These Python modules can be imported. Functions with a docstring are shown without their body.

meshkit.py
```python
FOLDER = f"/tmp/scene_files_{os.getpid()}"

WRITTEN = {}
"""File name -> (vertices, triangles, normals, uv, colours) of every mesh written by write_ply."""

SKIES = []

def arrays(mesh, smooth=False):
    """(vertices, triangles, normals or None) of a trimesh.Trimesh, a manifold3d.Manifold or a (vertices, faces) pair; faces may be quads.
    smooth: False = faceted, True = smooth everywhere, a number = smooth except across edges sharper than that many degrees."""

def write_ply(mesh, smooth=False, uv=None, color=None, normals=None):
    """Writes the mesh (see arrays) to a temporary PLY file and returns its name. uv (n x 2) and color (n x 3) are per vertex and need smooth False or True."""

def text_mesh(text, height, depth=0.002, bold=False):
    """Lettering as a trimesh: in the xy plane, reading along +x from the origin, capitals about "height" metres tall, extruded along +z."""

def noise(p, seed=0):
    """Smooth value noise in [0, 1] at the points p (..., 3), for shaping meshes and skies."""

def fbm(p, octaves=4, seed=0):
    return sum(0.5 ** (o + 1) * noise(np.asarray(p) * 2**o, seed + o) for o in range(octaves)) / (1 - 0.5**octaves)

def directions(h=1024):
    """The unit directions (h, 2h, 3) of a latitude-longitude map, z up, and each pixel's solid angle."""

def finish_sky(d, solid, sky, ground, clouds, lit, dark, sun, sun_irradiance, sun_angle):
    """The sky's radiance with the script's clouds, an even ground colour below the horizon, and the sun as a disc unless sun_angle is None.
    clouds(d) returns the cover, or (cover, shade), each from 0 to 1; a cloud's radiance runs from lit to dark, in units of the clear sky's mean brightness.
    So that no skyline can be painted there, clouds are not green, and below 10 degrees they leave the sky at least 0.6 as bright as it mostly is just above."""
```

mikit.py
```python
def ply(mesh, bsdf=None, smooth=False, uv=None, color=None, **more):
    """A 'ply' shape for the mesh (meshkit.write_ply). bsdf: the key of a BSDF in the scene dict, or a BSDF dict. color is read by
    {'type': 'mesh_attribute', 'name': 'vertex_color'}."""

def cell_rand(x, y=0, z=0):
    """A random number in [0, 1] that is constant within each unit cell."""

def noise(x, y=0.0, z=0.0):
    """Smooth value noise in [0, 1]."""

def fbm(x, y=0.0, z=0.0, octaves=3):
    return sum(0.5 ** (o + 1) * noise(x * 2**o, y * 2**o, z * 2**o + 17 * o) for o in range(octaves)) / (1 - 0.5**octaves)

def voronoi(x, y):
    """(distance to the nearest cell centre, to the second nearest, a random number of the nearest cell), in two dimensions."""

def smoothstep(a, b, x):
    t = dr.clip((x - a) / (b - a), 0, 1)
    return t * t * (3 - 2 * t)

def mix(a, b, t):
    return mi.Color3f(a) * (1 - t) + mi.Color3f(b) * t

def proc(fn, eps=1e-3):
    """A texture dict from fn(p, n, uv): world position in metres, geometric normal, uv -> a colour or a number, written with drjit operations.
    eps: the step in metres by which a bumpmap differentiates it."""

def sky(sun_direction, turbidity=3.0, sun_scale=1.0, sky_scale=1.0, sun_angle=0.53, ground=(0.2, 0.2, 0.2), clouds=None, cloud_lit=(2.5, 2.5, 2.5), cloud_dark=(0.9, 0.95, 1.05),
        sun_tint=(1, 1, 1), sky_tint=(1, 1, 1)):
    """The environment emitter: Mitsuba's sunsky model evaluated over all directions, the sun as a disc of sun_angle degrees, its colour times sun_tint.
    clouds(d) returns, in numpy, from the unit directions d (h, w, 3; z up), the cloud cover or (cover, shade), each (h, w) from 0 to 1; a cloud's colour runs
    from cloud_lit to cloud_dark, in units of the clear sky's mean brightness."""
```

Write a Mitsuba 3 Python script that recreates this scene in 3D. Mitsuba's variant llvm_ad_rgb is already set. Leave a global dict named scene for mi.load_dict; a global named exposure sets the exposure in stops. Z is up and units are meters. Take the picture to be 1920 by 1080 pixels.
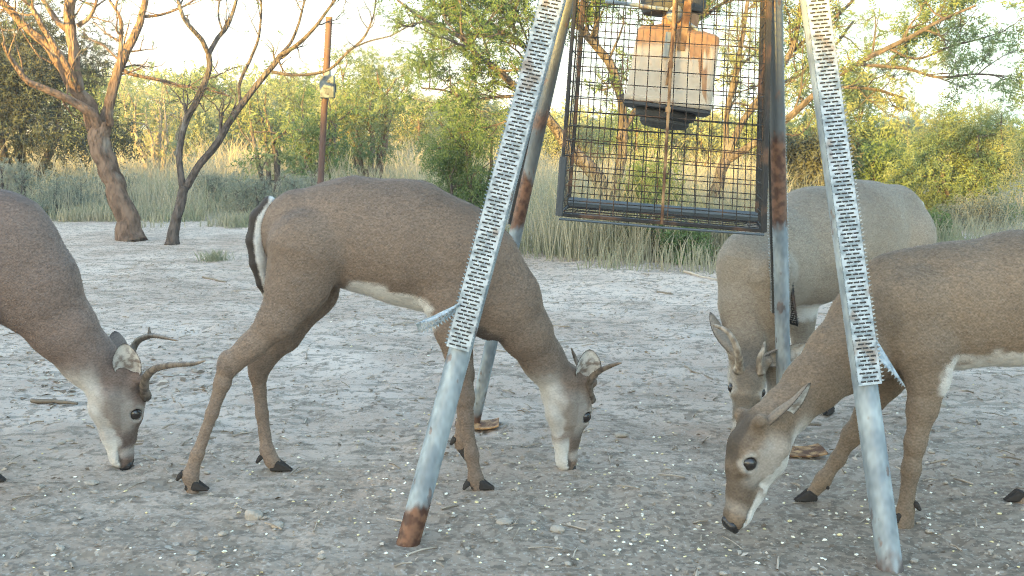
import math, random
import numpy as np
import trimesh, manifold3d as m3
import drjit as dr
import mitsuba as mi
import mikit, meshkit
from mikit import proc, noise, fbm, cell_rand, smoothstep, mix
from shapely.geometry import Polygon, box as sbox
T = mi.ScalarTransform4f
scene, labels = {}, {}

# ------------------------------------------------------------------ camera, sky, exposure
F, PITCH, EYE = 1968.3, math.atan(260 / 1968.3), np.array([0, 0, 0.95])
FWD = np.array([0, math.cos(PITCH), -math.sin(PITCH)])
UPV = np.array([0, math.sin(PITCH), math.cos(PITCH)])
scene['camera'] = {'type': 'perspective', 'fov': 52.0, 'fov_axis': 'x', 'near_clip': 0.05, 'far_clip': 2000.0,
                   'to_world': T().look_at(origin=EYE.tolist(), target=(EYE + FWD).tolist(), up=[0, 0, 1])}
SUN = np.array([-0.52, -0.85, 0.092])

def thin_cloud(d):
    n = meshkit.fbm(d * [2.2, 2.2, 5.0] + 3.1, 4, seed=5)
    veil = np.clip(0.55 - 1.3 * d[..., 0], 0, 1)                     # thin high cloud, thickening to the left
    anti = np.clip(0.5 - d @ (SUN / np.linalg.norm(SUN)), 0, 1)               # the blue band that lies opposite a low sun
    low = np.clip(1.1 * anti, 0, 1) * np.exp(-np.arcsin(np.clip(d[..., 2], 0, 1)) / 0.8)
    return np.maximum(np.clip((n - 0.30) * 2.2, 0, 1) * 0.75 * veil, low), np.clip(0.35 + 1.3 * d[..., 0], 0, 1)

scene['sky'] = mikit.sky(SUN, turbidity=3.0, sun_scale=0.72, sky_scale=1.0, sun_angle=1.2, ground=(0.25, 0.22, 0.18),
                         clouds=thin_cloud, cloud_lit=(0.33, 0.35, 0.39), cloud_dark=(0.02, 0.165, 0.235),
                         sun_tint=(0.74, 1.0, 1.30), sky_tint=(0.93, 1.0, 1.08))
exposure = 6.2

# ------------------------------------------------------------------ helpers
RNG = np.random.default_rng(11)

def at(px, py, Y):
    """The point at depth Y (metres along +y) seen at pixel (px, py) of the 1920 x 1080 photograph."""
    d = FWD + (px - 960) / F * np.array([1.0, 0, 0]) - (py - 540) / F * UPV
    return EYE + d * (Y / d[1])

def px2m(r, Y):
    return r * Y / F

def unit(v):
    v = np.asarray(v, float)
    return v / (np.linalg.norm(v, axis=-1, keepdims=True) + 1e-12)

def key_for(base, parent=None):
    k = f'{parent}__{base}' if parent else base
    if k not in scene and k not in labels:
        return k
    i = 1
    while f'{k}_{i:03d}' in scene or f'{k}_{i:03d}' in labels:
        i += 1
    return f'{k}_{i:03d}'

def thing(base, label, category, group=None, kind=None):
    k = key_for(base)
    labels[k] = {'label': label}
    if category: labels[k]['category'] = category
    if group: labels[k]['group'] = group
    if kind: labels[k]['kind'] = kind
    return k

def put(base, mesh, bsdf, parent=None, smooth=False, uv=None, label=None, kind=None):
    k = key_for(base, parent)
    scene[k] = mikit.ply(mesh, bsdf, smooth=smooth, uv=uv)
    e = {}
    if label: e['label'] = label
    if kind: e['kind'] = kind
    if e: labels[k] = e
    return k

def solo(base, mesh, bsdf, label, category=None, group=None, kind=None, smooth=False, uv=None):
    k = thing(base, label, category, group, kind)
    scene[k] = mikit.ply(mesh, bsdf, smooth=smooth, uv=uv)
    return k

def cat(parts):
    vs, fs, n = [], [], 0
    for v, f in parts:
        vs.append(v); fs.append(np.asarray(f) + n); n += len(v)
    return np.vstack(vs), np.vstack(fs)

def spline(pts, n):
    """Catmull-Rom through the rows of pts (any number of columns), n samples a segment."""
    p = np.asarray(pts, float)
    p = np.vstack([2 * p[0] - p[1], p, 2 * p[-1] - p[-2]])
    t = np.linspace(0, 1, n, endpoint=False)[:, None]
    out = []
    for i in range(1, len(p) - 2):
        a, b, c, d = p[i - 1:i + 3]
        out.append(0.5 * (2 * b + (c - a) * t + (2 * a - 5 * b + 4 * c - d) * t ** 2 + (3 * b - a - 3 * c + d) * t ** 3))
    return np.vstack(out + [p[-2:-1]])

def tube(pts, radii, sides=8, caps=True, lumps=0.0, seed=0):
    p = np.asarray(pts, float); r = np.broadcast_to(np.asarray(radii, float), (len(p),))
    t = unit(np.gradient(p, axis=0))
    a = np.cross(t[0], [0, 0, 1] if abs(t[0][2]) < 0.9 else [1, 0, 0]); a = a / np.linalg.norm(a)
    A = []
    for i in range(len(p)):
        a = a - t[i] * (a @ t[i]); a = a / (np.linalg.norm(a) + 1e-12); A.append(a)
    A = np.array(A); B = np.cross(t, A)
    ang = np.arange(sides) * 2 * np.pi / sides
    ring = np.cos(ang)[None, :, None] * A[:, None] + np.sin(ang)[None, :, None] * B[:, None]
    rr = np.repeat(r[:, None], sides, 1)
    if lumps:
        q = p[:, None] + ring * r[:, None, None]
        rr = rr * (1 + lumps * (meshkit.fbm(q * (2.2 / max(r.max(), 1e-3) * 0.5), 3, seed) - 0.5) * 2)
    v = p[:, None] + ring * rr[..., None]
    i, j = np.meshgrid(np.arange(len(p) - 1), np.arange(sides), indexing='ij')
    k = (j + 1) % sides
    q = np.stack([i * sides + j, i * sides + k, (i + 1) * sides + k, (i + 1) * sides + j], -1).reshape(-1, 4)
    f = np.vstack([q[:, [0, 1, 2]], q[:, [0, 2, 3]]])
    v = v.reshape(-1, 3)
    if caps:
        n = len(v); last = (len(p) - 1) * sides; jj = np.arange(sides)
        v = np.vstack([v, p[:1], p[-1:]])
        f = np.vstack([f, np.stack([np.full(sides, n), (jj + 1) % sides, jj], 1), np.stack([np.full(sides, n + 1), last + jj, last + (jj + 1) % sides], 1)])
    return v, f

def hull(spheres, res=16):
    mm = m3.Manifold.batch_hull([m3.Manifold.sphere(r, res).translate(tuple(map(float, c))) for c, r in spheres]).to_mesh()
    return np.array(mm.vert_properties[:, :3]), np.array(mm.tri_verts)

def bar(a, b, w, h, up=(0, 0, 1), bevel=0.0):
    a, b = np.asarray(a, float), np.asarray(b, float)
    z = unit(b - a); x = unit(np.cross(up, z)); y = np.cross(z, x)
    c = min(w, h) * 0.18 if bevel == 0 else bevel
    prof = np.array([(-w/2 + c, -h/2), (w/2 - c, -h/2), (w/2, -h/2 + c), (w/2, h/2 - c), (w/2 - c, h/2), (-w/2 + c, h/2), (-w/2, h/2 - c), (-w/2, -h/2 + c)])
    v = np.vstack([e + prof[:, :1] * x + prof[:, 1:] * y for e in (a, b)])
    i = np.arange(8); k = (i + 1) % 8
    f = [np.stack([i, k, k + 8], 1), np.stack([i, k + 8, i + 8], 1)]
    f += [np.array([[0, j + 1, j] for j in range(1, 7)]), np.array([[8, 8 + j, 9 + j] for j in range(1, 7)])]
    return v, np.vstack(f)
# ------------------------------------------------------------------ materials
def C(*c): return mi.Color3f(*c)

def ground_fn(p, n, uv):
    big = fbm(p.x * 0.55, p.y * 0.55, 1.0)
    mid = fbm(p.x * 4.0, p.y * 4.0, 4.0)
    fine = fbm(p.x * 38.0, p.y * 38.0, 7.0)
    grit = noise(p.x * 170.0, p.y * 170.0, 2.0)
    col = mix((0.42, 0.328, 0.265), (0.59, 0.485, 0.405), smoothstep(0.3, 0.7, big * 0.5 + mid * 0.5))
    # mottled ellipses of darker soil under and before the feeder
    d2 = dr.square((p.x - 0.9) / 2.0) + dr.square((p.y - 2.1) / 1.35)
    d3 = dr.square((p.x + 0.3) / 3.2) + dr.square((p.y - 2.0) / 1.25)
    darker_soil = dr.maximum(dr.exp(-d2), 0.75 * dr.exp(-d3)) * smoothstep(0.2, 0.6, 0.6 * mid + 0.4 * fine + 0.2)
    col = mix(col, (0.205, 0.172, 0.135), darker_soil * 0.78)
    col = mix(col, (0.09, 0.075, 0.058), darker_soil * smoothstep(0.55, 0.7, noise(p.x * 75.0, p.y * 75.0, 3.0)) * 0.5)
    streak = fbm(p.x * 9.0 + 4.0 * mid, p.y * 26.0, 9.0)
    col = mix(col, (0.20, 0.17, 0.135), smoothstep(0.55, 0.72, streak) * 0.55)
    col = mix(col, (0.15, 0.125, 0.10), smoothstep(0.55, 0.74, fine) * 0.6)
    col = mix(col, (0.5, 0.47, 0.42), smoothstep(0.7, 0.95, grit) * 0.45)
    col = mix(col, (0.12, 0.10, 0.08), smoothstep(0.22, 0.05, grit) * 0.45)
    far = smoothstep(13.0, 17.0, p.y + 5.0 * (mid - 0.5))
    return mix(col, (0.24, 0.205, 0.12), far * 0.8)

def ground_h(p, n, uv):
    return fbm(p.x * 30.0, p.y * 30.0, 3.0) * 0.7 + noise(p.x * 140.0, p.y * 140.0, 5.0) * 0.35

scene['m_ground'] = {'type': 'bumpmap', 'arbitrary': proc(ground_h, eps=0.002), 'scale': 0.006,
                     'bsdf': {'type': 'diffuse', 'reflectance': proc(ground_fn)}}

def coat(name, base, warm, dark, white=(0.62, 0.60, 0.56)):
    def fn(p, n, uv):
        patch = fbm(p.x * 9.0, p.y * 9.0, p.z * 9.0)
        pep = noise(p.x * 260.0, p.y * 260.0, p.z * 260.0)
        pep2 = noise(p.x * 160.0 + 9, p.y * 160.0, p.z * 160.0)
        zone = fbm(p.x * 2.6, p.y * 2.6, p.z * 3.4 + 5.0)
        c = mix(base, warm, patch) * mi.Color3f(1.0, 0.97, 0.935) * (0.68 + 0.74 * zone)
        c = c * (0.62 + 0.52 * pep + 0.22 * pep2)
        w = mi.Color3f(*white) * (0.80 + 0.25 * pep)
        c = mix(c, dark, dr.clip(uv.y, 0, 1))
        u = dr.clip(uv.x, 0, 1)
        return c * (1 - u) + w * u
    def h(p, n, uv):
        return noise(p.x * 150.0, p.y * 150.0, p.z * 90.0) + 0.6 * noise(p.x * 330.0, p.y * 330.0, p.z * 220.0)
    scene[name] = {'type': 'twosided', 'bsdf': {'type': 'bumpmap', 'arbitrary': proc(h, eps=0.001), 'scale': 0.0008,
                   'bsdf': {'type': 'principled', 'base_color': proc(fn), 'roughness': 0.72, 'specular': 0.25, 'sheen': 0.35, 'sheen_tint': 0.6}}}
    scene[name.replace('coat', 'fur')] = {'type': 'twosided', 'bsdf': {'type': 'principled', 'base_color': proc(fn), 'roughness': 0.6, 'specular': 0.3, 'sheen': 0.3}}

coat('m_coat_left', (0.160, 0.124, 0.110), (0.200, 0.146, 0.122), (0.035, 0.029, 0.028))
coat('m_coat_mid', (0.160, 0.122, 0.098), (0.198, 0.147, 0.113), (0.024, 0.021, 0.020))
coat('m_coat_far', (0.235, 0.202, 0.166), (0.270, 0.226, 0.178), (0.05, 0.042, 0.036))
coat('m_coat_doe', (0.155, 0.120, 0.090), (0.198, 0.148, 0.106), (0.032, 0.027, 0.023))
scene['m_hoof'] = {'type': 'twosided', 'bsdf': {'type': 'principled', 'base_color': {'type': 'rgb', 'value': [0.038, 0.033, 0.030]}, 'roughness': 0.85, 'specular': 0.2}}
scene['m_nose'] = {'type': 'twosided', 'bsdf': {'type': 'principled', 'base_color': {'type': 'rgb', 'value': [0.02, 0.018, 0.018]}, 'roughness': 0.35}}
scene['m_eye'] = {'type': 'twosided', 'bsdf': {'type': 'principled', 'base_color': {'type': 'rgb', 'value': [0.012, 0.008, 0.007]}, 'roughness': 0.06, 'clearcoat': 1.0}}
def antler_fn(p, n, uv):
    s = fbm(p.x * 90, p.y * 90, p.z * 40)
    c = mix((0.075, 0.058, 0.045), (0.17, 0.135, 0.105), smoothstep(0.3, 0.7, s))
    return mix(c, (0.25, 0.20, 0.16), smoothstep(0.75, 1.0, uv.y) * 0.6)
def pale_antler_fn(p, n, uv):
    s = fbm(p.x * 90, p.y * 90, p.z * 40)
    return mix((0.20, 0.16, 0.12), (0.40, 0.34, 0.27), smoothstep(0.3, 0.7, s))
scene['m_antler_pale'] = {'type': 'twosided', 'bsdf': {'type': 'principled', 'base_color': proc(pale_antler_fn), 'roughness': 0.55}}
scene['m_antler'] = {'type': 'twosided', 'bsdf': {'type': 'principled', 'base_color': proc(antler_fn), 'roughness': 0.5}}

def galv(name, rusts, dark=0.0):
    """Weathered galvanised pipe; rusts: (z low, z high, amount)."""
    def fn(p, n, uv):
        s = fbm(p.x * 30, p.y * 30, p.z * 12); g = noise(p.x * 150, p.y * 150, p.z * 60)
        c = mix((0.22, 0.26, 0.29), (0.36, 0.41, 0.43), smoothstep(0.3, 0.7, s)) * (0.8 + 0.3 * g)
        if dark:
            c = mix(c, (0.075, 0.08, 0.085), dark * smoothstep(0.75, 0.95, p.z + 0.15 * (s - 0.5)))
        rust = mix((0.08, 0.038, 0.026), (0.20, 0.10, 0.06), smoothstep(0.3, 0.7, fbm(p.x * 60, p.y * 60, p.z * 50 + 3)))
        k = mi.Float(0)
        for z0, z1, a in rusts:
            q = p.z + 0.09 * (fbm(p.x * 40 + z0 * 9, p.y * 40, p.z * 14) - 0.5)
            k = dr.maximum(k, a * smoothstep(z0 - 0.02, z0 + 0.02, q) * (1 - smoothstep(z1 - 0.02, z1 + 0.02, q)))
        k = dr.maximum(k, 0.6 * smoothstep(0.66, 0.75, fbm(p.x * 45 + 5, p.y * 45, p.z * 18)))
        return mix(c, rust, k)
    scene[name] = {'type': 'twosided', 'bsdf': {'type': 'principled', 'base_color': proc(fn), 'roughness': 0.48, 'metallic': 0.25, 'specular': 0.4}}
galv('m_pipe_front_left', [(-0.1, 0.075, 1.0)])
galv('m_pipe_front_right', [(-0.1, 0.02, 0.8)])
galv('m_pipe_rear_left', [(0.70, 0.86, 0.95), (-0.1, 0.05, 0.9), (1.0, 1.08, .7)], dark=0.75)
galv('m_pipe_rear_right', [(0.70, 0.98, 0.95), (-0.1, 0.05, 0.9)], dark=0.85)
def strip_fn(p, n, uv):
    g = fbm(p.x * 70, p.y * 70, p.z * 70)
    return mix(mix((0.21, 0.25, 0.27), (0.40, 0.44, 0.46), smoothstep(0.3, 0.65, g)), (0.20, 0.13, 0.08), smoothstep(0.62, 0.74, fbm(p.x * 24, p.y * 24, p.z * 16 + 4)) * 0.6)
scene['m_strip'] = {'type': 'twosided', 'bsdf': {'type': 'principled', 'base_color': proc(strip_fn), 'roughness': 0.5, 'metallic': 0.1}}
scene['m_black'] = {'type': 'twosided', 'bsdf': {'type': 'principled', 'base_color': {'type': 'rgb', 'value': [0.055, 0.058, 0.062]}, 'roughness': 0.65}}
def wire_fn(p, n, uv):
    s = fbm(p.x * 14, p.y * 14, p.z * 14)
    s2 = noise(p.x * 120, p.y * 120, p.z * 120)
    return mix((0.022, 0.021, 0.022), mix((0.10, 0.05, 0.03), (0.22, 0.11, 0.055), s2), smoothstep(0.48, 0.72, s) * 0.75)
scene['m_wire'] = {'type': 'twosided', 'bsdf': {'type': 'principled', 'base_color': proc(wire_fn), 'roughness': 0.55, 'metallic': 0.2}}
scene['m_tray'] = {'type': 'twosided', 'bsdf': {'type': 'principled', 'base_color': {'type': 'rgb', 'value': [0.09, 0.11, 0.125]}, 'roughness': 0.5, 'metallic': 0.3}}
def rustbar_fn(p, n, uv):
    return mix((0.09, 0.04, 0.02), (0.42, 0.25, 0.12), smoothstep(0.3, 0.75, fbm(p.x * 50, p.y * 50, p.z * 22)))
scene['m_rust'] = {'type': 'twosided', 'bsdf': {'type': 'principled', 'base_color': proc(rustbar_fn), 'roughness': 0.7}}
def can_fn(p, n, uv):
    s = fbm(p.x * 18, p.y * 18, p.z * 7); f = fbm(p.x * 90, p.y * 90, p.z * 60)
    c = mix((0.47, 0.40, 0.31), (0.60, 0.53, 0.43), f)
    drip = fbm(p.x * 26 + 3, p.y * 26, p.z * 4)
    edge = 1.235 + 0.05 * (s - 0.5) - 0.20 * smoothstep(0.45, 0.7, drip) * smoothstep(0.45, 0.50, p.x) * smoothstep(0.56, 0.53, p.x)
    k = smoothstep(edge - 0.012, edge + 0.012, p.z)
    r = mix((0.24, 0.10, 0.04), (0.42, 0.22, 0.095), f)
    c = mix(c, r, k * 0.9)
    return mix(c, (0.34, 0.22, 0.13), smoothstep(0.6, 0.72, f) * 0.35)
scene['m_canister'] = {'type': 'twosided', 'bsdf': {'type': 'principled', 'base_color': proc(can_fn), 'roughness': 0.55}}

def bark(name, lo, hi, moss=(0.3, 0.28, 0.25)):
    def fn(p, n, uv):
        s = fbm(uv.x * 9.0, uv.y * 3.2 + p.x * 1.5, 2.0); g = fbm(p.x * 45, p.y * 45, p.z * 16)
        c = mix(lo, hi, smoothstep(0.25, 0.75, 0.5 * s + 0.5 * g))
        return mix(c, moss, smoothstep(0.6, 0.75, fbm(p.x * 7, p.y * 7, p.z * 3)) * 0.5)
    def h(p, n, uv):
        return fbm(p.x * 38, p.y * 38, p.z * 11) + 0.5 * noise(p.x * 110, p.y * 110, p.z * 30)
    scene[name] = {'type': 'twosided', 'bsdf': {'type': 'bumpmap', 'arbitrary': proc(h, eps=0.003), 'scale': 0.045,
                   'bsdf': {'type': 'diffuse', 'reflectance': proc(fn)}}}
bark('m_bark_red', (0.10, 0.07, 0.056), (0.27, 0.19, 0.145))
bark('m_bark_dark', (0.06, 0.053, 0.052), (0.15, 0.128, 0.118), (0.24, 0.23, 0.22))
bark('m_bark_pale', (0.24, 0.20, 0.16), (0.42, 0.37, 0.31), (0.4, 0.38, 0.35))

def leaf(name, a, b, c, thru=0.9):
    def fn(p, n, uv):
        s = fbm(p.x * 1.6, p.y * 1.6, p.z * 1.6)
        k = mix(a, b, smoothstep(0.0, 1.0, uv.x))
        return mix(k, c, smoothstep(0.45, 0.72, s) * 0.8)
    scene[name] = {'type': 'principledthin', 'base_color': proc(fn), 'roughness': 0.55, 'diff_trans': thru, 'spec_trans': 0.0, 'eta': 1.3}
leaf('m_leaf_green', (0.085, 0.14, 0.062), (0.17, 0.25, 0.10), (0.19, 0.245, 0.10))
leaf('m_leaf_olive', (0.14, 0.20, 0.09), (0.25, 0.31, 0.145), (0.30, 0.32, 0.165))
leaf('m_leaf_gold', (0.21, 0.26, 0.14), (0.35, 0.38, 0.22), (0.41, 0.40, 0.25))
leaf('m_leaf_dark', (0.05, 0.062, 0.048), (0.095, 0.11, 0.085), (0.12, 0.125, 0.095), 0.6)
leaf('m_leaf_sage', (0.17, 0.20, 0.155), (0.34, 0.355, 0.28), (0.40, 0.38, 0.30))
leaf('m_grass', (0.22, 0.235, 0.15), (0.54, 0.48, 0.36), (0.27, 0.30, 0.19), 0.9)
leaf('m_straw', (0.36, 0.32, 0.21), (0.55, 0.49, 0.35), (0.46, 0.40, 0.27), 0.9)
leaf('m_dry', (0.16, 0.125, 0.095), (0.54, 0.47, 0.39), (0.36, 0.30, 0.24), 0.2)
def stone_fn(p, n, uv):
    s = fbm(p.x * 60, p.y * 60, p.z * 60)
    return mix((0.27, 0.235, 0.195), (0.46, 0.41, 0.35), s)
scene['m_stone'] = {'type': 'diffuse', 'reflectance': proc(stone_fn)}
def corn_fn(p, n, uv):
    return mix((0.66, 0.56, 0.30), (0.80, 0.77, 0.66), smoothstep(0.3, 0.6, noise(p.x * 60, p.y * 60, 0.0)))
scene['m_corn'] = {'type': 'principled', 'base_color': proc(corn_fn), 'roughness': 0.45}
def box_fn(p, n, uv):
    s = fbm(p.x * 16, p.y * 16, p.z * 16)
    return mix((0.05, 0.068, 0.08), (0.115, 0.145, 0.165), smoothstep(0.4, 0.6, s))
scene['m_trailbox'] = {'type': 'twosided', 'bsdf': {'type': 'principled', 'base_color': proc(box_fn), 'roughness': 0.5}}
def post_fn(p, n, uv):
    s = fbm(p.x * 20, p.y * 20, p.z * 5)
    return mix((0.07, 0.042, 0.036), (0.13, 0.075, 0.062), s)
scene['m_post'] = {'type': 'twosided', 'bsdf': {'type': 'principled', 'base_color': proc(post_fn), 'roughness': 0.75}}
# ------------------------------------------------------------------ deer: one smooth surface from tapered bones
def bone(a, b, ra, rb, lat=None, sa=1.0, sb=1.0, k=0.03, op=1):
    return dict(a=np.asarray(a, float), b=np.asarray(b, float), ra=ra, rb=rb, lat=None if lat is None else unit(lat), sa=sa, sb=sb, k=k, op=op)

def bone_dist(q, p):
    ab = q['b'] - q['a']; L = max(ab @ ab, 1e-12)
    t = np.clip(((p - q['a']) @ ab) / L, 0, 1)
    d = p - (q['a'] + t[:, None] * ab)
    r = q['ra'] + (q['rb'] - q['ra']) * t
    d2 = (d * d).sum(1)
    if q['lat'] is None:
        return np.sqrt(d2 + 1e-12) - r
    s = q['sa'] + (q['sb'] - q['sa']) * t
    l2 = (d @ q['lat']) ** 2
    m = np.sqrt(np.maximum(d2 - l2, 0) + l2 / s ** 2 + 1e-12)
    g = np.sqrt(np.maximum(d2 - l2, 0) + l2 / s ** 4 + 1e-12)
    return (m - r) * m / g

def field(bones, p):
    D = np.full(len(p), 1.0)
    for q in sorted(bones, key=lambda q: -q['op']):
        mg = q['k'] + 0.03 + max(q['ra'], q['rb']) * max(q['sa'], q['sb'], 1)
        i = np.flatnonzero(np.all((p > np.minimum(q['a'], q['b']) - mg) & (p < np.maximum(q['a'], q['b']) + mg), 1))
        if not len(i): continue
        d, D0, k = bone_dist(q, p[i]), D[i], q['k']
        if q['op'] > 0:
            h = np.maximum(k - np.abs(D0 - d), 0) / k
            D[i] = np.minimum(D0, d) - h * h * k / 4
        else:
            h = np.maximum(k - np.abs(D0 + d), 0) / k
            D[i] = np.maximum(D0, -d) + h * h * k / 4
    return D

def skin(bones, h=0.005):
    """Surface nets on the zero level of the blended bones."""
    lo = np.min([np.minimum(q['a'], q['b']) - 1.4 * max(q['ra'], q['rb']) for q in bones if q['op'] > 0], 0) - 3 * h
    hi = np.max([np.maximum(q['a'], q['b']) + 1.4 * max(q['ra'], q['rb']) for q in bones if q['op'] > 0], 0) + 3 * h
    nb = np.ceil((hi - lo) / (8 * h)).astype(int)
    c = (np.stack(np.meshgrid(*[np.arange(n) for n in nb], indexing='ij'), -1).reshape(-1, 3) + 0.5) * 8 * h + lo
    dc = field(bones, c)
    vals = np.repeat(np.repeat(np.repeat(np.sign(dc).reshape(nb), 8, 0), 8, 1), 8, 2).astype(np.float32)
    act = np.flatnonzero(np.abs(dc) < 8 * h * 0.87 + 0.022)
    bi = np.stack(np.unravel_index(act, nb), -1) * 8
    off = np.stack(np.meshgrid(*[np.arange(8)] * 3, indexing='ij'), -1).reshape(-1, 3)
    idx = (bi[:, None] + off[None]).reshape(-1, 3)
    for s in range(0, len(idx), 400000):
        ii = idx[s:s + 400000]
        vals[ii[:, 0], ii[:, 1], ii[:, 2]] = field(bones, lo + ii * h)
    neg = vals < 0
    n8 = sum(neg[a:neg.shape[0] - 1 + a, b:neg.shape[1] - 1 + b, e:neg.shape[2] - 1 + e].astype(np.int8) for a in (0, 1) for b in (0, 1) for e in (0, 1))
    cells = np.argwhere((n8 > 0) & (n8 < 8))
    number = np.full(n8.shape, -1, np.int32); number[tuple(cells.T)] = np.arange(len(cells))
    corner = {o: vals[cells[:, 0] + o[0], cells[:, 1] + o[1], cells[:, 2] + o[2]] for o in np.ndindex(2, 2, 2)}
    S, N = np.zeros((len(cells), 3)), np.zeros(len(cells))
    for o in np.ndindex(2, 2, 2):
        for ax in range(3):
            if o[ax]: continue
            o2 = tuple(1 if i == ax else o[i] for i in range(3))
            A, B = corner[o], corner[o2]
            m = (A < 0) != (B < 0)
            t = np.where(m, A / np.where(m, A - B, 1), 0)
            q = np.tile(np.array(o, float), (len(cells), 1)); q[:, ax] += t
            S[m] += q[m]; N[m] += 1
    v = lo + (cells + S / N[:, None]) * h
    faces = []
    for ax in range(3):
        u, w = (ax + 1) % 3, (ax + 2) % 3
        A = neg; B = np.roll(neg, -1, ax)
        e = np.argwhere(A != B)
        ok = (e[:, ax] < neg.shape[ax] - 1) & (e[:, u] > 0) & (e[:, w] > 0) & (e[:, u] < neg.shape[u] - 1) & (e[:, w] < neg.shape[w] - 1)
        e = e[ok]; s = A[tuple(e.T)]
        def cell(du, dw):
            g = e.copy(); g[:, u] -= du; g[:, w] -= dw
            return number[tuple(g.T)]
        q = np.stack([cell(1, 1), cell(0, 1), cell(0, 0), cell(1, 0)], 1)
        q = np.where(s[:, None], q, q[:, ::-1])
        faces.append(q)
    q = np.vstack(faces); q = q[(q >= 0).all(1)]
    f = np.vstack([q[:, [0, 1, 2]], q[:, [0, 2, 3]]])
    # one largest piece, lightly relaxed
    used = np.unique(f); re = np.full(len(v), -1); re[used] = np.arange(len(used)); v, f, q = v[used], re[f], re[q]
    e = np.vstack([q[:, [0, 1]], q[:, [1, 2]], q[:, [2, 3]], q[:, [3, 0]]]); e = np.unique(np.sort(e, 1), axis=0)
    deg = np.bincount(e.ravel(), minlength=len(v))[:, None]
    for step in (.5, -.52, .5, -.52):
        acc = np.zeros_like(v); np.add.at(acc, e[:, 0], v[e[:, 1]]); np.add.at(acc, e[:, 1], v[e[:, 0]])
        v = v + step * (acc / deg - v)
    return v, f

def normals(v, f):
    n = np.zeros_like(v); fn = np.cross(v[f[:, 1]] - v[f[:, 0]], v[f[:, 2]] - v[f[:, 0]])
    for k in range(3): np.add.at(n, f[:, k], fn)
    return unit(n)

def chain(st, lat, k=0.03):
    """st rows: (px, py, radius px, Y, lateral/vertical ratio)."""
    out = []
    for a, b in zip(st[:-1], st[1:]):
        out.append(bone(at(*a[:2], a[3]), at(*b[:2], b[3]), px2m(a[2], a[3]), px2m(b[2], b[3]), lat, a[4] if len(a) > 4 else 1, b[4] if len(b) > 4 else 1, k))
    return out

def sm(a, b, x):
    t = np.clip((x - a) / (b - a), 0, 1); return t * t * (3 - 2 * t)

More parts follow.
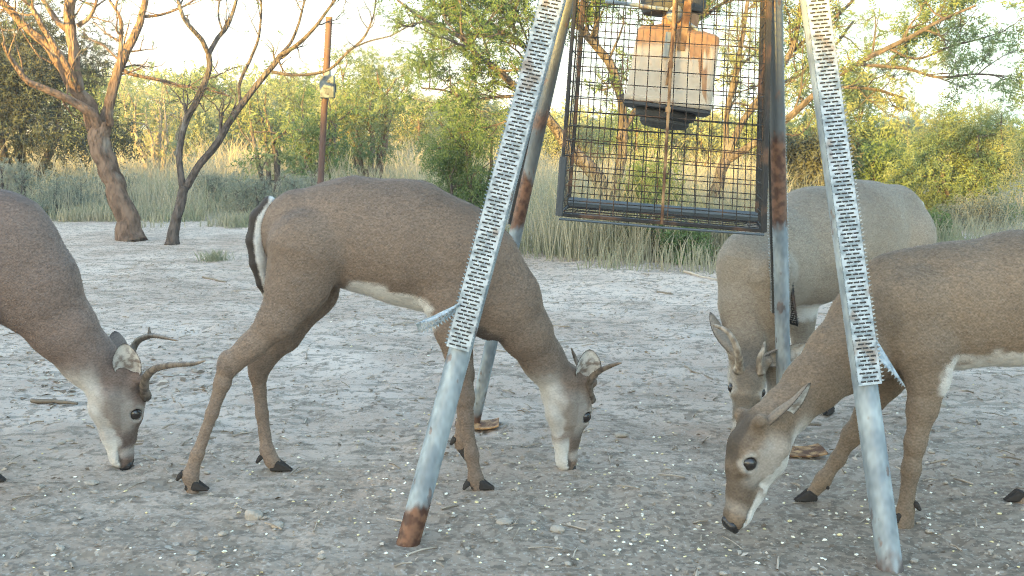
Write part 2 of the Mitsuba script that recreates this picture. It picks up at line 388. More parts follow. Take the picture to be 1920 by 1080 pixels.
def near_line(p, a, b):
    a, b = np.asarray(a, float), np.asarray(b, float); ab = b - a
    t = np.clip(((p - a) @ ab) / max(ab @ ab, 1e-12), 0, 1)
    return np.linalg.norm(p - (a + t[:, None] * ab), axis=1)

class Head:
    """Local frame in metres: x to the nose (0.245), y left, z to the crown."""
    EYE = np.array([0.088, 0.052, 0.022])
    def __init__(s, skull, nose, dorsal, size=None):
        s.o = np.asarray(skull, float); d = np.asarray(nose) - s.o
        s.s = np.linalg.norm(d) / 0.245 if size is None else size
        s.x = unit(d); s.z = unit(np.asarray(dorsal, float) - s.x * (np.asarray(dorsal, float) @ s.x)); s.y = np.cross(s.z, s.x)
        s.R = np.stack([s.x, s.y, s.z], 1)
    def w(s, p): return s.o + s.s * (np.asarray(p, float) @ s.R.T)
    def loc(s, p): return (p - s.o) @ s.R / s.s
    def bones(s):
        L = [((-.02, 0, -.008), (.05, 0, .008), .056, .060, .92, .95), ((.05, 0, .008), (.10, 0, .006), .060, .050, .95, .90),
             ((.10, 0, .004), (.165, 0, -.010), .049, .037, .82, .78), ((.165, 0, -.010), (.228, 0, -.020), .037, .029, .78, .90),
             ((.228, 0, -.020), (.238, 0, -.022), .029, .024, .95, .95),
             ((.0, 0, -.055), (.06, 0, -.060), .036, .033, .85, .85), ((.06, 0, -.060), (.15, 0, -.048), .033, .022, .85, .8), ((.15, 0, -.048), (.222, 0, -.042), .022, .015, .8, 1.05)]
        out = [bone(s.w(a), s.w(b), ra * s.s, rb * s.s, s.y, sa, sb, 0.022 * s.s) for a, b, ra, rb, sa, sb in L]
        for y in (-1, 1):
            out.append(bone(s.w((.075, y * .040, .028)), s.w((.105, y * .038, .024)), .021 * s.s, .016 * s.s, k=0.016 * s.s))       # brow
            out.append(bone(s.w((.02, y * .030, -.045)), s.w((.09, y * .027, -.035)), .032 * s.s, .020 * s.s, k=0.02 * s.s))         # cheek
            out.append(bone(s.w((-.01, y * .040, .030)), s.w((-.02, y * .056, .042)), .024 * s.s, .019 * s.s, k=0.02 * s.s))          # ear root
            e = s.EYE * [1, y, 1]
            out.append(bone(s.w(e + [0, y * .003, 0]), s.w(e + [.012, y * .001, -.003]), .0165 * s.s, .009 * s.s, k=0.008 * s.s, op=-1))
            out.append(bone(s.w((.195, y * .026, -.037)), s.w((.236, y * .020, -.038)), .004 * s.s, .004 * s.s, k=0.006 * s.s, op=-1))  # mouth
            out.append(bone(s.w((.236, y * .017, -.012)), s.w((.248, y * .014, -.014)), .006 * s.s, .006 * s.s, k=0.006 * s.s, op=-1))   # nostril
        return out
    def marks(s, p, forehead=0.4, throat=.72, cheek=.22, band=.30, muzzle=.42):
        q = s.loc(p); x, y, z = q.T; ay = np.abs(y)
        j = (meshkit.fbm(q * 60, 3, 4) - 0.5) * 0.016
        e = np.linalg.norm((q * [1, 0, 1] + np.stack([0 * x, ay, 0 * x], 1)) - s.EYE, axis=1)
        near = sm(.34, .28, np.linalg.norm(q - [.08, 0, 0], axis=1)) * sm(.13, .10, ay)
        on = sm(-.13, -.02, x + 2 * j) * near
        w = 0.40 * sm(.038, .020, e + j) * sm(.02, .035, ay)
        w = np.maximum(w, throat * on * sm(-.050, -.088, z + j + .22 * np.maximum(x - .10, 0)))
        w = np.maximum(w, cheek * sm(-.03, .03, x) * sm(.03, -.01, z + j) * sm(.16, .11, x))
        w = np.maximum(w, band * sm(.180, .205, x + j) * sm(.228, .212, x))
        w = np.maximum(w, 0.95 * sm(.13, .17, x) * sm(-.034, -.042, z))
        w = np.maximum(w, 0.35 * sm(.02, .05, x) * sm(.03, .0, z + j) * sm(-.03, -.02, -np.abs(z)) * sm(.16, .12, x))
        d = forehead * sm(.03, .055, z + j) * sm(.13, .08, x) * sm(-.1, -.03, x) * sm(.05, .03, ay)
        d = np.maximum(d, 0.45 * sm(.10, .14, x) * sm(.026, .012, ay + j * .4) * sm(-.02, 0.002, z))
        d = np.maximum(d, muzzle * sm(.10, .13, x + j) * sm(.205, .185, x) * sm(-.045, -.02, z + j))
        d = np.maximum(d, 0.9 * sm(.0235, .0205, e))
        d = np.maximum(d, 0.75 * sm(.006, .003, near_line(np.stack([x, ay, z], 1), s.EYE + [.012, -.004, -.004], s.EYE + [.040, -.012, -.014])))
        d = np.maximum(d, 0.85 * sm(.006, .002, np.abs(z + .037 + j * .1)) * sm(.19, .20, x))
        d = np.maximum(d, 0.6 * near_blob(q, (.205, .026, -.045), .011))
        return w * on, d * near
    def ear(s, side, axis, face, L=0.155, bz=.040, W=0.040, nu=26, nv=16):
        """A cupped ear: axis and face in the local frame (left side; mirrored for side = -1)."""
        m = np.array([1, side, 1]); e = unit(np.asarray(axis, float) * m); o = np.asarray(face, float) * m
        o = unit(o - e * (o @ e)); c = np.cross(e, o)
        b = np.array([-.018, .050 * side, bz])
        u = np.linspace(0, 1, nu)[:, None]; v = np.linspace(-1, 1, nv)[None]
        wid = W * (0.38 + 0.62 * np.sin(np.pi * np.clip(u * 0.93 + 0.02, 0, 1)) ** 0.8) * np.sqrt(np.clip(1 - u ** 5, 0, 1)) + 0.0012
        A = np.radians(105 - 45 * np.clip(u * 1.6, 0, 1)); ph = v * A
        xs = wid * np.sin(ph) / np.sin(np.minimum(A, np.pi / 2)); xo = -wid * (np.cos(ph) - np.cos(A)) * 0.85
        P = b + (u * L)[..., None] * e + xs[..., None] * c + (xo + 0.012 * np.sin(np.pi * u))[..., None] * o
        P = P.reshape(-1, 3)
        i, k = np.meshgrid(np.arange(nu - 1), np.arange(nv - 1), indexing='ij')
        q = np.stack([i * nv + k, i * nv + k + 1, (i + 1) * nv + k + 1, (i + 1) * nv + k], -1).reshape(-1, 4)
        f = np.vstack([q[:, [0, 1, 2]], q[:, [0, 2, 3]]])
        n = normals(P, f)
        if (n.mean(0) @ o) < 0: n = -n
        rim = 1 - np.maximum(np.abs(v) ** 6 + 0 * u, u ** 8 + 0 * v).reshape(-1, 1)
        inner, outer = P + n * 0.0016 * rim, P - n * 0.0028 * rim
        V = np.vstack([inner, outer]); Fc = np.vstack([f, f[:, ::-1] + len(P)])
        uu, vv = (u + 0 * v).ravel(), (v + 0 * u).ravel()
        nz = meshkit.fbm(P * 70, 3, 8)
        dark_rim = np.maximum(sm(.86, 1.0, np.abs(vv)), sm(.90, 1.0, uu))
        wi = (0.95 - 0.75 * sm(.45, .62, nz) * sm(.1, .3, uu) * sm(1.0, .6, uu)) * (1 - dark_rim)
        U = np.stack([np.r_[wi, 0.10 * (1 - dark_rim)], np.r_[0.9 * dark_rim, 0.75 * dark_rim + 0.22]], 1)
        return s.w(V), Fc, U

def near_blob(q, c, r):
    d = np.linalg.norm(np.stack([q[:, 0], np.abs(q[:, 1]), q[:, 2]], 1) - np.asarray(c), axis=1)
    return sm(r, r * .5, d)

def hoof(parent, g, f, lat, s=1.0, pitch=0.0):
    s *= .80
    g, f = np.asarray(g, float), unit(f)
    up = np.array([0, 0, 1.0]); lat = unit(lat)
    f2 = f * math.cos(pitch) - up * math.sin(pitch); u2 = np.cross(lat, f2); u2 = u2 if u2[2] > 0 else -u2
    parts = []
    for k in (-1, 1):
        c = g + lat * k * .0125 * s
        parts.append(hull([(c + f2 * .054 * s + u2 * .0045 * s - lat * k * .005 * s, .0042 * s), (c - f2 * .018 * s + u2 * .008 * s, .008 * s), (c + f2 * .020 * s + u2 * .009 * s, .0095 * s),
                           (c + f2 * .006 * s + u2 * .030 * s, .0105 * s), (c - f2 * .014 * s + u2 * .024 * s, .009 * s)], 18))
    put('hoof', cat(parts), 'm_hoof', parent, smooth=60)

def claws(parent, p, back, lat, s=1.0):
    parts = [hull([(p + back * .016 * s + lat * k * .011 * s, .008 * s), (p + back * .026 * s + lat * k * .012 * s - np.array([0, 0, .013]) * s, .005 * s)], 12) for k in (-1, 1)]
    put('dewclaw', cat(parts), 'm_hoof', parent, smooth=40)

def antler(parent, pts, r0=0.011, tines=(), mat='m_antler'):
    """pts: world points of the beam."""
    c = spline(np.asarray(pts, float), 8); n = len(c); t = np.linspace(0, 1, n)
    r = r0 * (1 - t) ** 0.6 * 0.9 + 0.0012; r[0] *= 1.45; r[1] *= 1.3
    ms = [tube(c, r, 12)]; us = [np.stack([0 * np.r_[np.repeat(t, 12), 0, 1], np.r_[np.repeat(t, 12), 0, 1]], 1)]
    for at_t, d, L in tines:
        b = c[int(at_t * (n - 1))]; tt = np.linspace(0, 1, 6)
        ms.append(tube(b + tt[:, None] * np.asarray(d) * L, r0 * .5 * (1 - tt) + .001, 8)); us.append(np.stack([np.zeros(50), np.r_[np.repeat(tt, 8), 0, 1]], 1))
    put('antler', cat(ms), mat, parent, smooth=True, uv=np.vstack(us))

def finish_deer(key, bones, head, coat_key, whites, darks, ears, h=0.005, forehead=0.4, face={}, top_dark=0.35, ahead=(1, 0, 0), clip=(-9, 9)):
    v, f = skin(bones, h)
    n = normals(v, f)
    big_ = sm(.2, .34, np.linalg.norm(v - head.o, axis=1)) * sm(.35, .55, v[:, 2])
    v = v + n * ((meshkit.fbm(v * 45, 2, 6) - 0.5) * 0.003 + big_ * (meshkit.fbm(v * [7, 7, 5], 2, 16) - .5) * .020)[:, None]
    n = normals(v, f)
    w, d = head.marks(v, forehead, **face)
    j = (meshkit.fbm(v * 28, 3, 2) - 0.5)
    for a, b, r, s in whites:
        dist = near_line(v, a, b)
        w = np.maximum(w, s * sm(r * 1.2, r * .74, dist + j * .05))
    far_head = np.linalg.norm(v - head.o, axis=1) > .2 * head.s
    d = np.where(far_head, np.maximum(d, top_dark * sm(.35, 1.0, n[:, 2]) * sm(.45, .6, v[:, 2])), d)
    for a, b, r, s in darks:
        d = np.maximum(d, s * sm(r * 1.1, r * .7, near_line(v, a, b) + j * .02))
    uv = np.stack([w, d], 1)
    put('body', (v, f), coat_key, key, smooth=True, uv=uv)
    # short hair lying along the body
    rng = np.random.default_rng(len(v)); A = np.linalg.norm(np.cross(v[f[:, 1]] - v[f[:, 0]], v[f[:, 2]] - v[f[:, 0]]), axis=1) / 2
    cen = v[f].mean(1); A = A * ((cen[:, 0] > clip[0]) & (cen[:, 0] < clip[1]) & (cen[:, 2] > .06))
    m_ = int(A.sum() * 95000); pick = rng.choice(len(f), m_, p=A / A.sum())
    b = rng.random((m_, 2)); b = np.where(b.sum(1, keepdims=True) > 1, 1 - b, b); t3 = f[pick]
    mixv = lambda q: q[t3[:, 0]] * (1 - b.sum(1, keepdims=True)) + q[t3[:, 1]] * b[:, :1] + q[t3[:, 2]] * b[:, 1:]
    p, nn, uu = mixv(v), unit(mixv(n)), mixv(uv)
    on_head = sm(.24, .10, np.linalg.norm(p - head.w((.11, 0, 0)), axis=1))[:, None]
    flow = (np.asarray(ahead, float) * -1 + [0, 0, -.75]) * (1 - on_head) - head.x * on_head * 1.3
    flow = flow + (meshkit.fbm(p * 7, 2, 5) - .5)[:, None] * [.9, .6, .5] + rng.normal(0, .16, (m_, 3))
    flow = unit(flow - nn * (flow * nn).sum(1, keepdims=True)); wd = unit(np.cross(flow, nn) + rng.normal(0, .25, (m_, 3)))
    Ln = (rng.uniform(.007, .0155, m_) * (1 - .6 * on_head[:, 0]) * (.45 + .55 * sm(.25, .5, p[:, 2])))[:, None] * (1 + .5 * uu[:, :1])
    root = p - nn * .0015; tip = p + flow * Ln + nn * Ln * rng.uniform(.04, .26, (m_, 1)); hw_ = .00075 * rng.uniform(.7, 1.3, (m_, 1))
    V = np.stack([root - wd * hw_, root + wd * hw_, tip], 1).reshape(-1, 3)
    tone = rng.normal(0, .06, (m_, 1)); ut = np.clip(uu + np.hstack([np.maximum(tone, -.03), np.maximum(-tone * 1.7, -.05)]), 0, 1)
    put('fur', (V, np.arange(3 * m_).reshape(-1, 3)), coat_key.replace('coat', 'fur'), key, uv=np.repeat(ut, 3, 0), kind='stuff')
    for side, ax, face, L, *bz in ears:
        V, Fc, U = head.ear(side, ax, face, L, *bz)
        put('ear', (V, Fc), coat_key, key, smooth=True, uv=U)
    for y in (-1, 1):
        e = head.EYE * [1, y, 1]
        m = trimesh.creation.icosphere(3, 0.0188 * head.s); m.apply_translation(head.w(e - [0, y * .0075, 0]))
        put('eye', m, 'm_eye', key, smooth=True)
    V, Fc = hull([(head.w((.255, y * .0135, -.013)), .0135 * head.s) for y in (-1, 1)] + [(head.w((.261, y * .008, -.027)), .0105 * head.s) for y in (-1, 1)] + [(head.w((.247, 0, .002)), .0115 * head.s)], 20)
    put('nose', (V, Fc), 'm_nose', key, smooth=True)

DG = 'deer feeding on the bare ground around the feeder'
Yax = np.array([0, 1.0, 0])

# ---- the buck in the middle, side on, facing right
def deer_middle():
    key = thing('deer', 'brown buck standing side on at the front left feeder leg, black tail edged white', 'deer', DG)
    Y = 2.95
    hd = Head(at(1066, 728, 3.06), at(1071, 868, 3.08), (0.70, 0.71, 0.02))
    B = chain([(572, 436, 82, Y, .72), (665, 436, 101, Y, .74), (765, 455, 112, Y, .78), (850, 486, 104, Y, .74), (893, 512, 92, Y, .68)], Yax, .04)
    B += chain([(893, 512, 92, Y, .62), (944, 560, 68, Y, .62), (986, 622, 47, Y + .03, .72), (1018, 674, 38, Y + .07, .85), (1052, 722, 37, Y + .11, .95)], Yax, .03)
    B += chain([(880, 590, 38, Y, .9), (912, 612, 25, Y, .9)], Yax, .03)                                                   # brisket
    B += chain([(870, 500, 62, Y - .065, .5), (846, 560, 50, Y - .08, .55)], Yax, .03)                                        # near shoulder
    B += chain([(870, 500, 62, Y + .065, .5), (850, 560, 46, Y + .08, .55)], Yax, .03)
    # near hind leg
    a = Y - .085
    B += chain([(575, 470, 74, a, .62), (558, 532, 60, a, .58), (522, 598, 36, a - .01, .6), (472, 648, 24, a - .01, .7), (431, 684, 22, a - .01, .75)], Yax, .025)
    B += chain([(428, 674, 17, a - .01, .8), (417, 718, 15, a - .01, .8), (398, 775, 11, a - .01, .85), (370, 852, 11.5, a - .01, .9), (357, 892, 14.5, a - .01, .9), (362, 924, 11.5, a - .01, 1)], Yax, .015)
    # far hind leg
    b = Y + .085
    B += chain([(585, 470, 74, b, .6), (575, 540, 58, b, .58), (530, 625, 34, b, .65), (490, 672, 24, b, .8), (484, 700, 18, b, .85)], Yax, .025)
    B += chain([(484, 700, 15, b, .8), (491, 775, 11, b, .85), (501, 845, 12.5, b, .9), (510, 864, 12.5, b, .9), (518, 874, 10.5, b, .9)], Yax, .015)
    # near fore leg
    B += chain([(846, 560, 48, Y - .08, .6), (850, 620, 34, a, .7), (862, 690, 22, a, .8), (871, 745, 17.5, a, .85), (873, 780, 13.5, a, .9), (884, 850, 12, a, .9), (892, 898, 13, a, .9), (897, 922, 11.5, a, 1)], Yax, .018)
    # far fore leg, lifted a little
    c = Y + .09
    B += chain([(850, 560, 44, c, .6), (858, 630, 30, c, .7), (868, 700, 20, c, .8), (872, 745, 17, c, .85), (870, 800, 12.5, c, .9), (866, 822, 13, c, .9), (865, 838, 11, c, .9)], Yax, .018)
    B += hd.bones()
    whites = [(at(672, 562, Y + d_), at(785, 596, Y + d_), .052, .95) for d_ in (-.10, -.05, 0, .05, .10)] + [(at(650, 575, Y - .09), at(700, 565, Y - .09), .035, .8), (at(1040, 800, 3.0), at(1012, 752, 3.03), .034, .7)]
    darks = [(at(905, 625, Y - .02), at(930, 640, Y), .035, .55), (at(820, 575, a), at(808, 585, a), .022, .4), (at(428, 690, a - .03), at(432, 700, a - .03), .012, .25)]
    finish_deer(key, B, hd, 'm_coat_mid', whites, darks, [(-1, (-1, .22, -.04), (.12, .85, -.5), .118, .022), (1, (-1, .35, .05), (.3, .8, -.2), .118)], h=.0045)
    # tail
    tl = [(505, 378, 11), (487, 408, 17), (481, 450, 18.5), (486, 492, 17), (494, 530, 12), (500, 560, 4)]
    S = [bone(at(x1, y1, Y), at(x2, y2, Y), px2m(r1, Y), px2m(r2, Y), Yax, 1.5, 1.5, .01) for (x1, y1, r1), (x2, y2, r2) in zip(tl[:-1], tl[1:])]
    v, f = skin(S, .004)
    cx = spline(np.array([at(x, y, Y) for x, y, _ in tl]), 12)
    near = ((v[:, None] - cx[None]) ** 2).sum(2).argmin(1)
    side = (v - cx[near])[:, 0] + (meshkit.fbm(v * 90, 2, 3) - .5) * .004
    w = sm(.000, .006, side); w = np.maximum(w, sm(.56, .52, v[:, 2] + (meshkit.fbm(v * 90, 2, 9) - .5) * .05))
    put('tail', (v, f), 'm_coat_mid', key, smooth=True, uv=np.stack([w, .9 * (1 - w)], 1), label='black tail edged with white hair')
    e = hd.w((.045, -.036, .058))
    antler(key, [e, at(1106, 716, 3.02), at(1122, 697, 2.98), at(1150, 684, 2.93), at(1166, 680, 2.90)], .0125)
    e = hd.w((.045, .036, .058))
    antler(key, [e, at(1090, 700, 3.22), at(1080, 675, 3.25), at(1071, 652, 3.24)], .0125)
    for (x, y, yy, fx, p) in ((363, 948, a - .01, 1, 0), (520, 893, b, 1, .0), (897, 944, a, 1, 0), (865, 852, c, .5, .9)):
        g = at(x, y, yy); 
        if p < .5: g[2] = 0.0
        hoof(key, g, (fx, -.1, 0), Yax, 1.0, p)
    for (x, y, yy) in ((352, 888, a - .01), (500, 856, b), (888, 905, a), (863, 822, c)):
        claws(key, at(x, y, yy), np.array([-1, 0, 0.0]), Yax)
deer_middle()

# ---- the buck at the left edge
def deer_left():
    key = thing('deer', 'reddish buck at the left edge, two curved antlers in full view', 'deer', DG)
    Y = 3.02
    hd = Head(at(222, 720, 3.10), at(243, 862, 3.13), (0.76, 0.65, 0.02))
    B = chain([(-560, 440, 84, Y, .72), (-430, 430, 100, Y, .74), (-300, 450, 112, Y, .78), (-170, 468, 112, Y, .76), (-75, 470, 112, Y, .70)], Yax, .04)
    B += chain([(-75, 470, 112, Y, .66), (-10, 480, 122, Y, .6), (58, 535, 88, Y, .62), (115, 612, 62, Y + .03, .72), (165, 672, 50, Y + .06, .85), (205, 715, 44, Y + .08, .95)], Yax, .03)
    for s, ly in ((-1, Y - .085), (1, Y + .085)):
        dx = 0 if s < 0 else -70
        B += chain([(-60, 500, 70, ly, .55), (-60, 570, 52, ly, .6), (-60 + dx * .4, 650, 30, ly, .75), (-55 + dx * .7, 735, 20, ly, .85), (-50 + dx * .8, 780, 15.5, ly, .9), (-30 + dx, 856, 14.5, ly, .9), (-22 + dx, 882, 11.5, ly, 1)], Yax, .018)
        dx = 0 if s < 0 else 90
        B += chain([(-560, 470, 74, ly, .62), (-570, 540, 62, ly, .58), (-620 + dx, 620, 36, ly, .65), (-665 + dx, 672, 25, ly, .75)], Yax, .025)
        B += chain([(-668 + dx, 665, 19, ly, .8), (-680 + dx, 720, 17, ly, .8), (-700 + dx, 800, 14, ly, .9), (-712 + dx, 856, 15, ly, .9), (-708 + dx, 882, 11.5, ly, 1)], Yax, .015)
    B += hd.bones()
    whites = [(at(-480, 560, Y + d_), at(-160, 600, Y + d_), .055, .95) for d_ in (-.1, -.05, 0, .05, .1)] + [ (at(200, 830, 3.05), at(163, 745, 3.06), .040, .6)]
    finish_deer(key, B, hd, 'm_coat_left', whites, [], [(-1, (-1, .22, -.10), (.12, .85, -.5), .128, .020), (1, (-1, .45, .05), (.3, .8, -.2), .128)], h=.005, top_dark=.4, clip=(-1.75, 9))
    S = [bone(at(-645, 380, Y), at(-668, 450, Y), .022, .030, Yax, 1.5, 1.5, .01), bone(at(-668, 450, Y), at(-655, 545, Y), .030, .010, Yax, 1.5, 1.5, .01)]
    v, f = skin(S, .005); put('tail', (v, f), 'm_coat_left', key, smooth=True, uv=np.stack([0 * v[:, 0], 0 * v[:, 0] + .85], 1))
    e = hd.w((.045, -.036, .060))
    antler(key, [e, at(272, 712, 3.00), at(290, 692, 2.95), at(325, 684, 2.88), at(362, 682, 2.82), at(385, 676, 2.79)], .0145)
    e = hd.w((.045, .036, .060))
    antler(key, [e, at(246, 672, 3.22), at(256, 642, 3.24), at(280, 630, 3.2), at(305, 632, 3.14), at(334, 639, 3.08)], .0145, [(.62, unit(np.array([0, 0.1, 1])), .030)])
    for (x, yy) in ((-18, Y - .085), (-88, Y + .085), (-700, Y - .085), (-610, Y + .085)):
        g = at(x, 905, yy); g[2] = 0
        hoof(key, g, (1, -.1, 0), Yax)
        claws(key, g + np.array([-.022, 0, .055]), np.array([-1, 0, 0.0]), Yax)
deer_left()

# ---- the buck behind, facing the viewer
def deer_behind():
    key = thing('deer', 'paler buck behind the rear right feeder leg, facing the viewer with lowered head', 'deer', DG)
    ax = unit(at(1660, 440, 4.05) * [1, 1, 0] - at(1420, 440, 3.55) * [1, 1, 0]); lat = np.array([-ax[1], ax[0], 0])
    hd = Head(at(1402, 690, 3.42), at(1390, 818, 3.30), (-0.05, -0.92, 0.40))
    B = chain([(1668, 428, 84, 4.15, .72), (1600, 448, 108, 3.98, .74), (1520, 462, 108, 3.80, .74), (1450, 492, 92, 3.64, .68), (1415, 505, 78, 3.58, .7)], lat, .04)
    B += chain([(1412, 510, 74, 3.56, .75), (1399, 570, 52, 3.52, .9), (1398, 630, 39, 3.48, .95), (1402, 680, 35, 3.44, 1.0)], lat, .03)
    for s, (px, pz) in ((1, (1450, 3.48)), (-1, (1500, 3.82))):
        B += chain([(px, 520, 55, pz, .7), (px, 585, 34, pz, .75), (px + 6 * (s < 0), 640, 22, pz, .85)], lat, .025)
        if s < 0:
            B += chain([(px + 6, 640, 22, pz, .85), (px + 24, 690, 17, pz - .02, .9), (px + 36, 730, 12.5, pz - .06, .9), (px + 50, 768, 13, pz - .09, .9)], lat, .018)
        else:
            B += chain([(px, 640, 22, pz, .85), (px + 2, 700, 17, pz, .9), (px + 2, 770, 13, pz, .9), (px + 2, 815, 13, pz, 1)], lat, .018)
    for s in (-1, 1):
        o = lat * s * .085
        hip = at(1672, 450, 4.15) + o
        kn = hip + ax * .02 + [0, 0, -.22]; hk = hip + ax * .16 + [0, 0, -.40]; ft = hip * [1, 1, 0] + ax * (.13 - .1 * s) + [0, 0, .10]
        B += [bone(hip, kn, .13, .095, lat, .6, .6, .03), bone(kn, hk, .09, .038, lat, .6, .8, .025), bone(hk, ft, .033, .022, lat, .8, .9, .015), bone(ft, ft - ax * .02 + [0, 0, -.055], .023, .018, k=.015)]
        g = ft - ax * .03; g[2] = 0; hoof(key, g, -ax, lat); claws(key, ft, ax, lat)
    B += hd.bones()
    whites = [(at(1540, 560, 3.85), at(1480, 590, 3.70), .055, .9), (at(1435, 610, 3.50), at(1425, 570, 3.5), .03, .4), (at(1728, 410, 4.2), at(1730, 470, 4.2), .035, .9)]
    finish_deer(key, B, hd, 'm_coat_far', whites, [], [(-1, (-.80, .52, -.05), (.25, .65, -.6), .185), (1, (-.46, .88, .05), (.8, .1, .55), .175)], h=.005, forehead=.42, top_dark=.15, face=dict(cheek=.35), ahead=-ax)
    S = [bone(at(1722, 385, 4.22), at(1732, 440, 4.28), .022, .030, k=.01), bone(at(1732, 440, 4.28), at(1730, 500, 4.28), .030, .010, k=.01)]
    v, f = skin(S, .005); put('tail', (v, f), 'm_coat_far', key, smooth=True, uv=np.stack([0 * v[:, 0] + .5, 0 * v[:, 0]], 1))
    e = hd.w((.035, -.036, .058))
    antler(key, [e, at(1385, 668, 3.31), at(1377, 642, 3.30), at(1364, 622, 3.31), at(1346, 612, 3.33), at(1336, 610, 3.34)], .0145, mat='m_antler_pale')
    e = hd.w((.035, .036, .058))
    antler(key, [e, at(1424, 674, 3.34), at(1431, 655, 3.34), at(1434, 640, 3.36)], .012, mat='m_antler_pale')
    for p0, f0 in ((at(1554, 780, 3.72), (-.5, -.8, 0)), (at(1450, 832, 3.46), (-.5, -.8, 0))):
        g = p0.copy(); g[2] = 0
        hoof(key, g, f0, np.array([.8, -.5, 0])); claws(key, g + np.array([.015, .03, .055]), unit(-np.array(f0)), unit(np.array([.8, -.5, 0])))
deer_behind()

# ---- the doe on the right, facing left
def doe():
    key = thing('deer', 'antlerless doe behind the front right feeder leg, head down to the left', 'deer', DG)
    Y = 2.68
    hd = Head(at(1428, 808, 2.52), at(1363, 974, 2.48), (-0.93, -.16, 0.36))
    B = chain([(2330, 540, 96, Y, .72), (2200, 535, 114, Y, .74), (2060, 548, 120, Y, .78), (1900, 560, 122, Y, .78), (1780, 575, 115, Y, .74), (1690, 590, 100, Y, .68)], Yax, .04)
    B += chain([(1690, 585, 105, Y, .62), (1640, 620, 92, Y, .62), (1580, 668, 68, Y - .04, .70), (1524, 720, 51, Y - .08, .78), (1472, 772, 43, Y - .12, .85), (1434, 806, 40, Y - .15, .95)], Yax, .03)
    B += chain([(1665, 515, 36, Y, .8), (1720, 505, 34, Y, .8)], Yax, .04)
    a, b = Y - .085, Y + .085
    B += chain([(1720, 590, 86, a + .02, .5), (1735, 655, 56, a, .6), (1740, 708, 40, a, .6), (1730, 765, 28, a, .72), (1716, 832, 18.5, a, .85), (1708, 880, 16, a, .9), (1697, 960, 14.5, a, .9), (1692, 985, 18, a, .9), (1686, 1002, 13, a, 1)], Yax, .02)
    B += chain([(1720, 590, 80, b, .5), (1705, 665, 46, b, .6), (1668, 715, 27, b, .7), (1622, 775, 19, b, .8), (1598, 815, 18, b, .85), (1570, 862, 12.5, b, .9), (1543, 900, 13.5, b, .9), (1524, 924, 12, b, .9)], Yax, .02)
    for s, ly, dx in ((-1, a, 0), (1, b, -330)):
        B += chain([(2320, 560, 84, ly, .62), (2320 + dx * .2, 640, 66, ly, .58), (2330 + dx * .55, 720, 40, ly, .65), (2385 + dx * .9, 785, 28, ly, .75)], Yax, .025)
        B += chain([(2385 + dx * .9, 780, 22, ly, .8), (2375 + dx * 1.05, 840, 19, ly, .8), (2345 + dx * 1.2, 930, 16, ly, .9), (2332 + dx * 1.25, 940, 16, ly, .9), (2322 + dx * 1.25, 962, 13, ly, 1)], Yax, .015)
    B += hd.bones()
    whites = [(at(1800, 712, Y + d_), at(2250, 672, Y + d_), .058, .95) for d_ in (-.11, -.055, 0, .055, .11)] + [ (at(1796, 690, a), at(1755, 770, a + .03), .018, .5), (at(1470, 850, 2.50), at(1440, 905, 2.48), .022, .9), (at(1700, 1000, a - .02), at(1726, 850, a), .0, .0)]
    darks = [(at(1400, 800, 2.46), at(1355, 835, 2.48), .045, .35), (at(1640, 560, Y - .1), at(1660, 600, Y - .1), .05, .2)]
    finish_deer(key, B, hd, 'm_coat_doe', whites, darks, [(1, (-.95, .16, -.30), (.0, .62, -.75), .150, .004), (-1, (-1, -.02, -.50), (.3, .8, -.2), .130, -.01)], h=.0045, forehead=.68, top_dark=.3, face=dict(throat=.85, cheek=.34, band=.15, muzzle=.42), ahead=(-1, 0, 0), clip=(-9, 1.6))
    S = [bone(at(2418, 480, Y), at(2440, 560, Y), .024, .034, Yax, 1.5, 1.5, .01), bone(at(2440, 560, Y), at(2425, 660, Y), .034, .010, Yax, 1.5, 1.5, .01)]
    v, f = skin(S, .005); put('tail', (v, f), 'm_coat_doe', key, smooth=True, uv=np.stack([0 * v[:, 0], 0 * v[:, 0] + .6], 1))
    for (x, y, yy, fx) in ((1685, 1024, a, -1), (1518, 946, b, -1), (2318, 1000, a, -1), (1908, 985, b, -1)):
        g = at(x, y, yy); g[2] = 0
        hoof(key, g, (fx, -.15, 0), Yax, .95)
        claws(key, g + np.array([.018, 0, .052]), np.array([1, 0, 0.0]), Yax)
doe()
# ------------------------------------------------------------------ ground
def axis_pts(segs):
    out = []
    for a, b, st in segs:
        out.append(np.arange(a, b, st))
    return np.concatenate(out)
def relief(x, y):
    p = np.stack([x, y, 0 * x], -1)
    near = 1 - sm(10, 16, y)
    z = (meshkit.fbm(p * 1.1, 3, 1) - .5) * .035 + (meshkit.fbm(p * 6.0, 3, 2) - .5) * .020 * near
    prints = meshkit.noise(p * 11.0, 7)
    z -= .010 * near * sm(.72, .9, prints)
    clod = meshkit.fbm(p * 24.0, 2, 9)
    z += .006 * near * sm(.6, .85, clod)
    z += 1.0 * sm(15, 46, y) * sm(3, -5, x)                     # the field climbs gently on the left
    return z - 0.004
def ground_z(x, y):
    return relief(np.atleast_1d(np.asarray(x, float)), np.atleast_1d(np.asarray(y, float)))
gx = axis_pts([(-180, -60, 12), (-60, -14, 2.3), (-14, -5, .25), (-5, -2.2, .06), (-2.2, 2.4, .022), (2.4, 5, .06), (5, 14, .25), (14, 60, 2.3), (60, 181, 12)])
gy = axis_pts([(-60, -3, 3.0), (-3, 1.6, .25), (1.6, 4.6, .022), (4.6, 9, .05), (9, 16, .14), (16, 40, .8), (40, 120, 5), (120, 185, 10)])
X, Yg = np.meshgrid(gx, gy, indexing='ij')
Z = relief(X, Yg)
i, j = np.meshgrid(np.arange(len(gx) - 1), np.arange(len(gy) - 1), indexing='ij')
m = len(gy)
